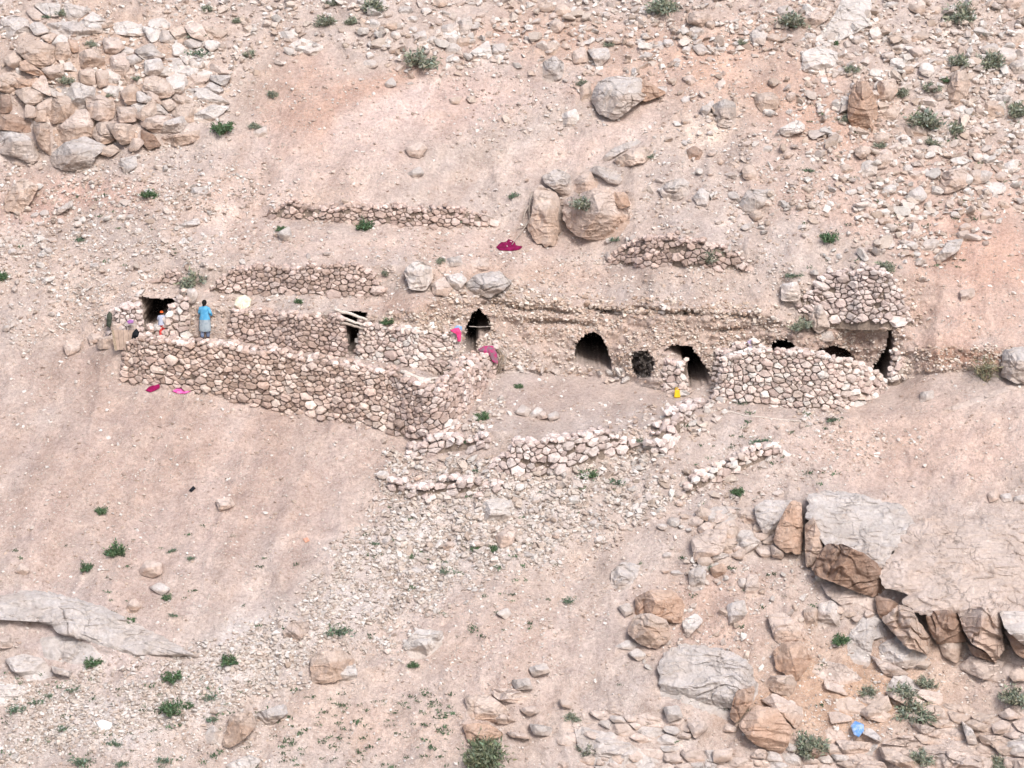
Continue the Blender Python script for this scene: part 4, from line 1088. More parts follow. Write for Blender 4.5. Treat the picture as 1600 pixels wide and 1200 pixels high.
B("pink rock below right of the large white boulder", [(772,838),(796,819),(811,827),(800,852),(780,857)], col=PINK, crest=.5)
B("pale round stone lying on the bare ground left of the pink rocks", [(774,958),(793,949),(801,960),(790,968)], col=WHITE)
B("smooth grey rock on the slope above the orange pair", [(955,892),(973,877),(1001,883),(997,900),(980,922),(955,919)], col=GREY, crest=.7)
B("orange boulder with a flat top, behind its lighter neighbour", [(992,934),(1016,921),(1053,922),(1070,943),(1065,975),(1046,972),(1020,960),(992,962)], col=ORANGE, crest=.3, at=25, af=90, proud=.15)
B("tan boulder with a dark gap beneath, in front of the orange one", [(980,988),(990,962),(1016,957),(1044,970),(1048,1000),(1026,1014),(1000,1008)], col=TAN, crest=.4, at=30, af=102, proud=.3)
B("small grey rock at the left shoulder of the orange boulder", [(965,948),(983,941),(991,957),(976,965)], col=GREY)
B("thin grey flake under the tan boulder's left side", [(959,1011),(980,999),(997,1007),(993,1018)], col=GREY)
B("pale round stone below the tan boulder with the gap", [(980,1021),(996,1012),(1011,1023),(1000,1035)], col=WHITE)
B("pale jutting rock with a bright edge right of the orange pair", [(1064,972),(1086,957),(1100,970),(1073,999)], col=WHITE)
B("boulder with an orange left end on the lower rubble, left of centre", [(484,1032),(500,1014),(530,1012),(554,1030),(551,1052),(520,1067),(486,1069)], col=TAN, crest=.45)
B("white rock leaning on the orange-ended boulder", [(518,1046),(556,1038),(560,1060),(524,1067)], col=WHITE)
B("pale bumpy rock half sunk in the slope at lower centre", [(629,1009),(650,982),(694,986),(691,1008),(666,1029),(639,1029)], col=WHITE, crest=.6)
B("smooth egg-shaped boulder on the bare lower left slope", [(217,889),(230,874),(253,879),(254,897),(237,904),(219,898)], col=PINK, crest=.4, at=30, af=98)
B("low pale rock just under the egg-shaped boulder", [(232,918),(250,909),(268,920),(253,931)], col=GREY)
B("pink pointed stone further down left of the egg-shaped boulder", [(196,948),(210,932),(221,947),(213,958),(199,957)], col=PINK)
B("rounded stone half buried near the left edge of the lower slope", [(22,894),(33,879),(48,890),(40,900)], col=PINK)
B("grey boulder touching the long tan rock at the bottom left", [(319,1149),(330,1131),(348,1143),(348,1162),(322,1162)], col=GREY, crest=.4)
B("long tan ribbed rock at the bottom left", [(346,1165),(360,1116),(393,1109),(401,1133),(383,1155),(357,1170)], col=TAN, crest=.3, at=45)
B("pale upper end piece of the long tan rock at the bottom left", [(399,1114),(443,1099),(452,1113),(423,1135),(402,1135)], col=GREY)
B("white flat rock on the bottom edge under the long tan rock", [(352,1195),(390,1179),(409,1187),(395,1206),(360,1208)], col=WHITE, crest=.8)
B("pinkish rock on the left margin of the rubble stream", [(439,989),(457,969),(485,973),(481,990),(463,1004)], col=PINK)
B("lone pale rock on the bare slope under the front wall", [(336,781),(360,776),(368,790),(343,800)], col=PINK)
B("rounded boulder below the left outcrop at the left edge", [(6,309),(33,276),(61,290),(48,317),(30,335),(6,329)], col=TAN, crest=.4, at=35, af=98)
B("thin tilted slab lying below the left outcrop", [(82,331),(113,312),(115,321),(90,337)], col=GREY)
B("leaning flat rock below the left outcrop, right of its pale block", [(186,248),(213,242),(215,260),(193,275)], col=GREY)
B("pale boulder on the slope between the outcrop and the terrace walls", [(296,294),(327,289),(324,304),(300,309)], col=GREY)
B("grey block beside a small bush right of the left outcrop", [(396,204),(417,196),(418,214),(397,215)], col=GREY)
B("pale pointed rock beside a green tuft above the terrace wall", [(432,364),(453,352),(458,378),(440,375)], col=WHITE)
B("bluish slab showing on the slope above the left terrace stub", [(272,354),(310,339),(314,350),(277,359)], col=GREY, crest=.8)
B("cream slab near the top, upper of two right of the outcrop", [(432,51),(463,44),(468,57),(447,63)], col=WHITE, crest=.8)
B("cream slab near the top, larger and lower of two right of the outcrop", [(449,71),(473,59),(508,73),(493,88),(467,81)], col=WHITE, crest=.85)
g3 = "three round stones at the right edge"
B("leftmost of three round stones at the right edge above the slab outcrop", [(1542,771),(1559,762),(1562,780),(1546,786)], name="rock", group=g3, col=PINK)
B("middle of three round stones at the right edge above the slab outcrop", [(1562,773),(1579,769),(1582,783),(1566,785)], name="rock", group=g3, col=GREY)
B("rightmost of three round stones at the right edge above the slab outcrop", [(1583,776),(1604,772),(1604,786),(1585,788)], name="rock", group=g3, col=GREY)
B("orange-topped boulder on the ground below the great slab", [(1208,1018),(1223,1002),(1259,1009),(1270,1030),(1254,1053),(1246,1065),(1212,1045)], col=ORANGE, crest=.4, at=30, af=96, proud=.15)
B("flat-topped tan block below the orange-topped boulder", [(1195,1071),(1203,1056),(1239,1054),(1246,1067),(1237,1089),(1212,1084)], col=TAN, crest=.4)
B("large square orange block tilted at the bottom right", [(1153,1134),(1179,1102),(1213,1106),(1240,1140),(1227,1172),(1213,1179),(1176,1162)], col=ORANGE, crest=.2, at=38, af=62, proud=.35)
B("grey slab jammed behind the large square orange block", [(1188,1094),(1209,1082),(1253,1106),(1258,1120),(1243,1139),(1219,1114)], col=PINK, crest=.6, proud=.1)
B("small upright tan block, left of a pair below the great slab", [(1255,951),(1278,949),(1277,983),(1255,985)], col=TAN, crest=.2, at=35)
B("grey flat-topped block, right of a pair below the great slab", [(1279,944),(1299,937),(1317,953),(1314,980),(1278,980)], col=GREY, crest=.45)
B("long pale block tilted towards the orange-topped boulder", [(1198,961),(1226,956),(1252,983),(1250,1001),(1212,1005)], col=PINK, crest=.6)
B("grey leaning stone left of the long pale block", [(1135,944),(1163,936),(1168,960),(1139,979)], col=GREY)
B("small orange stone with green weed beside the large slab's foot", [(1107,888),(1129,879),(1137,893),(1116,905)], col=ORANGE)
B("pale block under the little stones left of the great slab", [(1147,844),(1176,836),(1190,847),(1166,865),(1148,865)], col=GREY, proud=.1)
B("wedge rock just right of the pale block under the little stones", [(1178,858),(1200,854),(1210,866),(1194,874)], col=PINK)
B("broad pale rock with a shrub on it left of the great slab", [(1078,842),(1109,826),(1137,829),(1135,850),(1127,865),(1086,879)], col=PINK, crest=.7)
B("grey rock lying below the broad pale rock with a shrub", [(1075,894),(1093,881),(1104,893),(1100,922),(1078,925)], col=GREY, crest=.7)
B("pale narrow rock standing in the soil left of the tan pair", [(1168,898),(1184,896),(1190,934),(1162,934)], col=PINK, crest=.7)
B("flat pale rock at the top left of the great slab outcrop", [(1090,800),(1124,790),(1160,794),(1150,812),(1110,822)], col=GREY, crest=.8)
B("long pale rock between the flat rock and the great slab", [(1150,800),(1180,786),(1200,792),(1200,816),(1164,820)], col=PINK, crest=.7)
B("pale round lump between stone house front and terrace wall, left of the person in blue", [(291,452),(304,449),(310,460),(304,474),(294,474)], col=WHITE, crest=.3, proud=.3)
B("flat stone lintel, left of two above the mud door", [(171,506),(194,505),(196,517),(173,517)], name="rock", col=PINK, crest=.2, af=85, proud=.3)
B("flat stone lintel, right of two above the mud door", [(196,506),(215,506),(214,517),(197,517)], name="rock", col=GREY, crest=.2, af=85, proud=.3)
B("squared block left of the mud door", [(152,528),(176,524),(177,545),(152,546)], name="rock", col=TAN, crest=.25, af=85, proud=.1)
B("rough stones left of the squared block by the mud door", [(98,540),(112,528),(128,532),(124,548),(104,558)], name="rock", col=PINK)
B("small block on top of the squared block by the mud door", [(136,524),(156,520),(160,534),(140,538)], name="rock", col=PINK)

# ---------------------------------------------------------------- middle-sized loose rocks, each one its own object
LAND = [("the tall orange rock", 1348,168), ("the cracked pale slab", 1325,30), ("the large upper right shrub", 1235,40), ("the bright angular flake", 1238,200), ("the broad squared rock", 1490,280),
 ("the tall tan boulder", 1497,138), ("the rounded brown boulder", 1552,170), ("the long pale slab", 1482,392), ("the upright split rock", 1132,178), ("the large slanting boulder", 1182,314),
 ("the smooth boulder", 1054,296), ("the big angular boulder", 972,150), ("the squarish grey boulder", 864,108), ("the two upright stones", 712,46), ("the cream rock patch", 752,78),
 ("the cream slabs", 472,66), ("the rounded top boulder", 1092,30), ("the egg-like boulder", 1186,56), ("the shrub on the top edge", 1040,10), ("the top right corner", 1580,20), ("the shrub trio on the right", 1500,60), ("the shrub beside the cream patch", 655,98), ("the top edge shrub left of centre", 583,8),
 ("the large white boulder", 772,800), ("the pink rock under the white boulder", 792,838), ("the tumbled arc of stones", 690,765), ("the round-stone wall", 860,735), ("the green bush under the round-stone wall", 920,737), ("the low tumbled stone row", 1140,735),
 ("the broad pale rock with a shrub", 1108,850), ("the flat pale rock", 1124,806), ("the smooth grey rock", 976,898), ("the little orange stone", 1120,890), ("the long rock beside the great slab", 1176,804),
 ("the rounded boulder at the left edge", 32,306), ("the thin tilted slab", 98,325), ("the bluish slab", 294,350), ("the left edge shrub", 5,428), ("the mud door", 192,530), ("the pale leaning rock", 200,258), ("the weathered grey-brown boulder", 1198,158), ("the dark rounded rock", 1086,240), ("the pointed grey boulder", 1096,308)]
NAMES = [(GREY, "grey"), (PINK, "pinkish"), (TAN, "tan"), (WHITE, "pale"), (ORANGE, "orange"), (BROWN, "brown")]
used_labels = {}
def loose_label(u, v, s, col):
    cname = next(n for c, n in NAMES if c is col)
    size = "small" if s < 15 else ("middling" if s < 22 else "large")
    near = sorted(LAND, key=lambda q: math.hypot(q[1] - u, q[2] - v))
    best = None
    for q in near[:7]:
        du, dv = u - q[1], v - q[2]
        rel = ("right of" if du > 0 else "left of") if abs(du) > abs(dv) else ("below" if dv > 0 else "above")
        diag = rel if min(abs(du), abs(dv)) < .45 * max(abs(du), abs(dv)) else (("below" if dv > 0 else "above") + (" right of" if du > 0 else " left of"))
        dist = math.hypot(du, dv)
        far = "close " if dist < 45 else ("" if dist < 110 else "well ")
        lb = f"{size} {cname} loose rock {far}{diag} {q[0]}"
        if best is None: best = lb
        if lb not in used_labels: used_labels[lb] = 1; return lb
    return best
regions = [
 ("loose grey or tan rock of the boulder field at the upper right", "rocks of the upper right boulder field", [(1240,0),(1600,0),(1600,330),(1440,400),(1300,320),(1300,150)], 120, 14, 40, (GREY, PINK, TAN, WHITE)),
 ("loose rock strewn along the top edge of the centre slope", "rocks along the top of the centre slope", [(380,0),(1240,0),(1240,60),(1000,110),(860,90),(700,95),(620,110),(420,60)], 85, 13, 32, (GREY, PINK, TAN, WHITE)),
 ("loose rock scattered on the slope right of the cleft boulder", "rocks right of the cleft boulder", [(1000,120),(1250,150),(1300,320),(1200,400),(1010,380),(1040,230)], 22, 11, 22, (GREY, TAN, PINK)),
 ("loose stone of the rubble fan below the round-stone wall", "stones of the rubble fan", [(600,730),(760,750),(1000,730),(1060,790),(900,870),(620,900),(560,960),(520,900)], 44, 11, 22, (GREY, WHITE, PINK)),
 ("loose stone on the slope just left of the great slab outcrop", "stones left of the great slab outcrop", [(1000,760),(1200,770),(1260,880),(1180,940),(1040,900)], 24, 11, 24, (GREY, PINK, TAN)),
 ("loose pale stone on the slope left of the enclosure", "stones left of the enclosure", [(0,330),(240,300),(260,400),(180,480),(0,520)], 22, 10, 20, (WHITE, PINK, GREY)),
]
for k, (lb, gr, zone, n, lo, hi, cols) in enumerate(regions):
    for poly, kw in fillers(zone, n, lo, hi, [], 40 + k, cols):
        pc = np.array(poly); kw['proud'] = .08
        boulder(loose_label(pc[:, 0].mean(), pc[:, 1].mean(), np.ptp(pc[:, 0]), kw['col']), poly, name="rock", group=gr, npt=12, rings=4, **kw)
# ---------------------------------------------------------------- rubble: tens of thousands of small stones lying on and in the soil
PEB = []
for k in range(10):
    V_, F_ = facet_rock(500 + k, 1, 6, (1.0, .8, .6), .05)
    PEB.append((V_, F_))
def low_rock(seed):
    r = np.random.default_rng(seed); bm = bmesh.new()
    for p in r.normal(size=(11, 3)):
        p /= np.linalg.norm(p); bm.verts.new(p * r.uniform(.75, 1.0) * np.array([1, .8, .62]))
    bmesh.ops.convex_hull(bm, input=bm.verts)
    bmesh.ops.delete(bm, geom=[v for v in bm.verts if not v.link_faces], context='VERTS')
    bmesh.ops.triangulate(bm, faces=bm.faces[:]); bm.verts.ensure_lookup_table(); bm.verts.index_update()
    V = np.array([v.co[:] for v in bm.verts]); F = np.array([[v.index for v in f.verts] for f in bm.faces]); bm.free()
    return V, F
LOW = [low_rock(60 + k) for k in range(14)]
def rubble(name, label, zones, seed, cols, sink=.25, mat=None, parent=None, group=None, meshes=None, power=2.8):
    LOW_ = meshes or LOW
    r = np.random.default_rng(seed)
    pu, pv, ps = [], [], []
    for poly, dens, smin, smax, feather in zones:
        poly = np.array(poly, float)
        lo, hi = poly.min(0) - feather, poly.max(0) + feather
        n = int((hi - lo).prod() / 1000.0 * dens)
        u = r.uniform(lo[0], hi[0], n); v = r.uniform(lo[1], hi[1], n)
        ju = u + fbm(np.c_[u / 45, v / 45, np.full(n, 1.1)], 3) * feather * 1.6; jv = v + fbm(np.c_[u / 45, v / 45, np.full(n, 6.1)], 3) * feather * 1.6
        ju += r.normal(size=n) * feather * .35; jv += r.normal(size=n) * feather * .35
        cl = fbm(np.c_[u / 30, v / 22, np.full(n, 9.1)], 3)
        ok = pip(ju, jv, poly) & (r.random(n) < np.clip(.62 + cl * 1.1, .12, 1))
        u, v = u[ok], v[ok]
        pu.append(u); pv.append(v); ps.append(smin + (smax - smin) * r.random(len(u)) ** power)
    u = np.concatenate(pu); v = np.concatenate(pv); s = np.concatenate(ps)
    keep = np.ones(len(u), bool)
    for c_ in caves: keep &= ~pip(u, v, c_[2])
    u, v, s = u[keep], v[keep], s[keep]
    n = len(u); Pp = P(u, v); N = normal(u, v); mpp = depth(u, v) / FPX
    rad = s * mpp * .5
    which = r.integers(len(LOW_), size=n)
    e = np.c_[r.uniform(-.5, .5, n), r.uniform(-.5, .5, n), r.uniform(0, 6.283, n)]
    cx, sx = np.cos(e[:, 0]), np.sin(e[:, 0]); cy, sy = np.cos(e[:, 1]), np.sin(e[:, 1]); cz, sz = np.cos(e[:, 2]), np.sin(e[:, 2])
    Rm = np.empty((n, 3, 3))
    Rm[:, 0] = np.c_[cz * cy, cz * sy * sx - sz * cx, cz * sy * cx + sz * sx]
    Rm[:, 1] = np.c_[sz * cy, sz * sy * sx + cz * cx, sz * sy * cx - cz * sx]
    Rm[:, 2] = np.c_[-sy, cy * sx, cy * cx]
    ctr = Pp + N * (rad * (.42 - sink))[:, None]
    pal = np.array(cols); cc = pal[r.integers(len(pal), size=n)] * r.uniform(.84, 1.12, n)[:, None]
    Vs, Fs, Cs = [], [], []; off = 0
    for k, (V_, F_) in enumerate(LOW_):
        m = np.where(which == k)[0]
        if not len(m): continue
        st = r.uniform(.7, 1.3, (len(m), 1, 3))
        W_ = np.einsum('nij,nvj->nvi', Rm[m], V_[None] * st) * rad[m][:, None, None] + ctr[m][:, None]
        Vs.append(W_.reshape(-1, 3)); Cs.append(np.repeat(cc[m], len(V_), 0))
        Fs.append((F_[None] + (np.arange(len(m)) * len(V_))[:, None, None] + off).reshape(-1, 3)); off += len(m) * len(V_)
    V_, F_, C_ = np.vstack(Vs), np.vstack(Fs), np.vstack(Cs)
    print(name, n, "stones", len(F_), "tris")
    me = mk_mesh(name, V_, F_, C_, False)
    return add(name, me, mat or M_STONE2, parent, label, "rubble" if label else None, group, "stuff")
def pebble_material():
    m, n, l, b = nt("pebbles"); at = n.new("ShaderNodeAttribute"); at.attribute_name = "col"
    l.new(at.outputs[0], b.inputs["Base Color"]); return m
M_STONE2 = pebble_material()
PEBC = [lin(206,198,192), lin(216,210,205), lin(196,182,172), lin(188,170,156), lin(202,190,180), lin(214,207,200), lin(180,164,154), lin(170,152,140)]
rubble("rubble", "pale rubble and gravel strewn over the whole hillside", [
 ([(-40,-40),(1640,-40),(1640,1240),(-40,1240)], 18.3, 1.8, 9.5, 5),
 ([(0,-30),(1620,-30),(1620,60),(1000,110),(860,130),(640,110),(520,60),(380,110),(340,180),(0,170)], 40.0, 2.8, 17.9, 25),
 ([(1240,0),(1640,0),(1640,330),(1440,420),(1280,330),(1270,150)], 53.4, 2.8, 18.9, 30),
 ([(0,300),(240,270),(420,300),(300,420),(200,500),(60,540),(0,520)], 34, 3, 12, 20),
 ([(0,260),(240,230),(420,270),(560,330),(420,400),(240,440),(200,500),(60,540),(0,520)], 53.4, 2.2, 11.6, 25),
 ([(700,120),(860,110),(960,180),(860,230),(720,200)], 36.7, 2.2, 10.5, 20),
 ([(1030,120),(1260,130),(1310,300),(1230,420),(1020,420),(1010,250)], 36.7, 2.2, 11.6, 20),
 ([(560,330),(800,350),(840,400),(600,410),(330,410),(400,350)], 33.4, 2.2, 8.4, 15),
 ([(0,1060),(300,1040),(480,1120),(420,1200),(0,1200)], 60.0, 2.2, 9.5, 20),
 ([(700,860),(960,830),(960,960),(860,1060),(700,1060)], 40.0, 2.2, 8.4, 25),
 ([(1120,690),(1260,670),(1440,700),(1300,770),(1040,800)], 60.0, 2.2, 10.5, 20),
 ([(940,640),(1060,620),(1120,640),(1060,760),(960,740)], 46.7, 2.8, 14.7, 12),
 ([(1000,900),(1260,880),(1300,1000),(1200,1040),(1000,1030)], 30.0, 2.2, 9.5, 20),
 ([(1240,1000),(1600,1030),(1600,1200),(1250,1200)], 26.7, 2.2, 10.5, 20),
 ([(700,640),(780,600),(800,640),(740,690)], 66.7, 3.3, 14.7, 8),
 ([(1190,640),(1330,640),(1320,665),(1200,668)], 53.4, 3.3, 14.7, 6),
 ([(600,400),(1240,390),(1240,470),(1000,475),(830,465),(620,470)], 53.4, 2.2, 9.5, 10),
 ([(330,440),(620,450),(620,490),(340,488)], 60.0, 2.2, 9.5, 6),
], 71, PEBC)
rubble("scree", "streak of grey-white scree running down left from below the courtyard", [
 ([(610,700),(770,740),(1000,700),(1060,780),(960,850),(830,880),(680,960),(600,1020),(470,1080),(330,1110),(0,1200),(0,1080),(330,1010),(500,900),(590,810)], 170.1, 2.8, 12.6, 18),
 ([(620,720),(1000,720),(1040,780),(700,900),(600,860)], 46.7, 3.3, 18.9, 15),
 ([(560,800),(760,770),(960,740),(900,830),(680,920),(560,980),(430,1050),(300,1090),(430,980)], 14, 6, 15, 15),
], 77, [lin(202,195,189), lin(210,204,199), lin(194,184,176), lin(186,172,161), lin(199,188,178), lin(172,158,148)], sink=.12)
CLC = [lin(202,188,176), lin(212,200,188), lin(190,170,154), lin(198,180,166), lin(218,208,199), lin(176,154,138)]
rubble("cliff_pebbles", "tan pebbles bedded in the face of the conglomerate cliff", [
 ([(640,490),(700,462),(830,472),(1100,486),(1230,508),(1410,512),(1430,590),(1250,600),(1110,600),(960,590),(880,580),(770,575),(700,560)], 170, 2.2, 9, 6),
 ([(1430,545),(1600,540),(1600,574),(1430,584)], 170, 2.2, 9, 4),
 ([(700,448),(830,455),(1100,470),(1220,480),(1220,505),(1100,492),(830,480),(700,470)], 110, 3, 14, 4),
 ([(1230,440),(1440,430),(1440,510),(1230,510)], 60, 3, 11, 8),
 ([(300,470),(360,484),(356,530),(296,528)], 70, 2, 8, 4),
 ([(560,490),(650,482),(720,500),(720,530),(575,508)], 70, 3, 13, 5),
], 72, CLC, sink=.1)
rubble("field_stones", "angular grey and tan stones thickly strewn on the upper and right slopes", [
 ([(340,-30),(1260,-30),(1260,50),(1060,90),(1010,120),(860,100),(720,100),(640,115),(520,60),(420,110),(360,90)], 4.6, 9, 24, 15),
 ([(1250,-30),(1640,-30),(1640,330),(1440,420),(1290,330),(1290,150)], 5.4, 9, 28, 25),
 ([(1020,100),(1290,120),(1310,320),(1200,420),(1020,400),(1000,300),(1040,200)], 2.2, 8, 22, 20),
 ([(0,260),(300,240),(430,280),(320,400),(180,500),(40,540),(0,500)], 2.6, 7, 18, 20),
 ([(720,60),(900,80),(880,220),(740,200)], 2.2, 7, 18, 15),
 ([(610,710),(1000,715),(1050,790),(900,850),(700,910),(600,900),(590,800)], 8, 8, 19, 15),
 ([(1020,740),(1260,700),(1280,760),(1190,800),(1060,840)], 4.5, 8, 20, 15),
 ([(440,960),(620,900),(660,1000),(480,1080),(200,1150),(0,1190),(0,1140),(330,1070)], 5.5, 7, 15, 15),
 ([(1060,850),(1290,900),(1320,1000),(1240,1100),(1000,1060)], 2.5, 8, 20, 15),
 ([(1080,600),(1140,620),(1130,660),(1030,720),(1010,700)], 9, 9, 20, 6),
 ([(690,640),(760,600),(790,640),(740,700),(640,720)], 7, 9, 20, 8),
 ([(1190,640),(1340,640),(1340,668),(1200,668)], 6, 9, 18, 5),
 ([(1230,395),(1440,395),(1450,440),(1420,430),(1260,430)], 8, 9, 22, 6),
 ([(240,400),(620,395),(640,412),(330,425),(240,420)], 3.5, 8, 18, 5),
 ([(928,578),(962,574),(1000,602),(940,600)], 14, 8, 20, 3),
 ([(770,562),(800,560),(880,574),(880,588),(800,586)], 9, 7, 20, 3),
 ([(1110,600),(1140,590),(1150,640),(1100,640)], 8, 8, 18, 4),
 ([(1385,580),(1420,575),(1420,610),(1370,620)], 9, 8, 18, 4),
 ([(420,312),(790,322),(790,352),(420,335)], 3.5, 8, 20, 6),
 ([(940,370),(1190,370),(1190,420),(940,412)], 5, 8, 20, 8),
], 75, [lin(206,201,197), lin(202,190,180), lin(210,199,192), lin(200,190,184), lin(214,210,206), lin(186,171,160)], sink=.02, mat=M_STONE, meshes=[facet_rock(700 + k, 2, 8 + k % 4, (1.0, .75, .62), .05, .30, .62) for k in range(16)], power=1.8)
# the slope goes on beyond the frame
rubble("outer_rubble", "coarse rubble on the slopes beyond the photographed part of the hill", [
 ([(-480,-440),(2080,-440),(2080,-40),(-480,-40)], 1.2, 5, 30, 5),
 ([(-480,-40),(-40,-40),(-40,1240),(-480,1240)], 1.2, 5, 26, 5),
 ([(1640,-40),(2080,-40),(2080,1240),(1640,1240)], 1.2, 5, 30, 5),
], 73, PEBC)
# ---------------------------------------------------------------- plants
def leafy(seed, n, stems, flat=.8, leaf=.075, col=(.17, .21, .13), var=.35, spread=1.0, upright=.0, thin=.32):
    r = np.random.default_rng(seed)
    dirs = r.normal(size=(stems, 3)); dirs[:, 2] = np.abs(dirs[:, 2]) * .9 + .25 + upright; dirs /= np.linalg.norm(dirs, axis=1, keepdims=True)
    ln = r.uniform(.32, .52, stems)
    V, F, C = [], [], []
    for k in range(n):
        s = r.integers(stems); t = r.random() ** .55
        p = dirs[s] * ln[s] * t * np.array([spread, spread, flat]) + r.normal(size=3) * .055 * (0.4 + t) * np.array([1, 1, .8])
        p[2] = abs(p[2])
        d = dirs[s] + r.normal(size=3) * .8; d /= np.linalg.norm(d)
        w = np.cross(d, r.normal(size=3)); w /= np.linalg.norm(w) + 1e-6
        L = leaf * r.uniform(.6, 1.4); i = len(V)
        V += [p - w * L * thin, p + w * L * thin, p + d * L * 1.3]
        F.append((i, i + 1, i + 2)); c = np.array(col) * r.uniform(1 - var, 1 + var) * np.array([r.uniform(.85, 1.2), 1, r.uniform(.85, 1.1)])
        C += [c, c, c * 1.1]
    SV, SF = [], []; 
    for s in range(min(stems, 9)):
        a = np.zeros(3); b = dirs[s] * ln[s] * .8 * np.array([spread, spread, flat])
        v, f = tube([a - [0, 0, .06], (a + b) / 2 + r.normal(size=3) * .03, b], [.018, .012, .004], 4)
        SF += [tuple(i + len(SV) for i in q) for q in f]; SV += list(v)
    return mk_mesh("foliage", np.array(V), F, np.array(C)), mk_mesh("stem", np.array(SV), SF)
KIND = {
 "sage": [leafy(1 + k, 1000, 16, .85, .085, (.25, .275, .215)) for k in range(3)],
 "green": [leafy(11 + k, 800, 16, .8, .085, (.10, .165, .09)) for k in range(3)],
 "low": [leafy(21 + k, 300, 14, .35, .085, (.14, .20, .145), spread=1.1) for k in range(3)],
 "grass": [leafy(31 + k, 260, 22, 1.5, .19, (.25, .24, .16), thin=.07, upright=.6) for k in range(2)],
 "big": [leafy(41, 2600, 34, .9, .055, (.17, .205, .135))],
}
for k_, lst in KIND.items():
    for f_, s_ in lst: f_.materials.append(M_LEAF); s_.materials.append(M_TWIG)
def shrub(u, v, w, kind, label, d=None, name=None):
    r = np.random.default_rng(int(u * 31 + v * 17))
    f_, s_ = KIND[kind][r.integers(len(KIND[kind]))]
    loc = P(u, v) if d is None else CAM + ray(u, v) * d
    sc = w * float(depth(u, v)) / FPX * 1.42
    nm = name or ("grass_tuft" if kind == "grass" else ("low_plant" if kind == "low" else "shrub"))
    root = empty(nm, loc, label, "shrub" if nm == "shrub" else "plant", "shrubs and plants on the slope")
    root.scale = (sc * r.uniform(.92, 1.1), sc * .9, sc * r.uniform(.85, 1.05)); root.rotation_euler = (r.uniform(-.1, .1), r.uniform(-.1, .1), r.uniform(0, 6.28))
    a = add("foliage", f_, None, root); b = add("stem", s_, None, root)
    return root
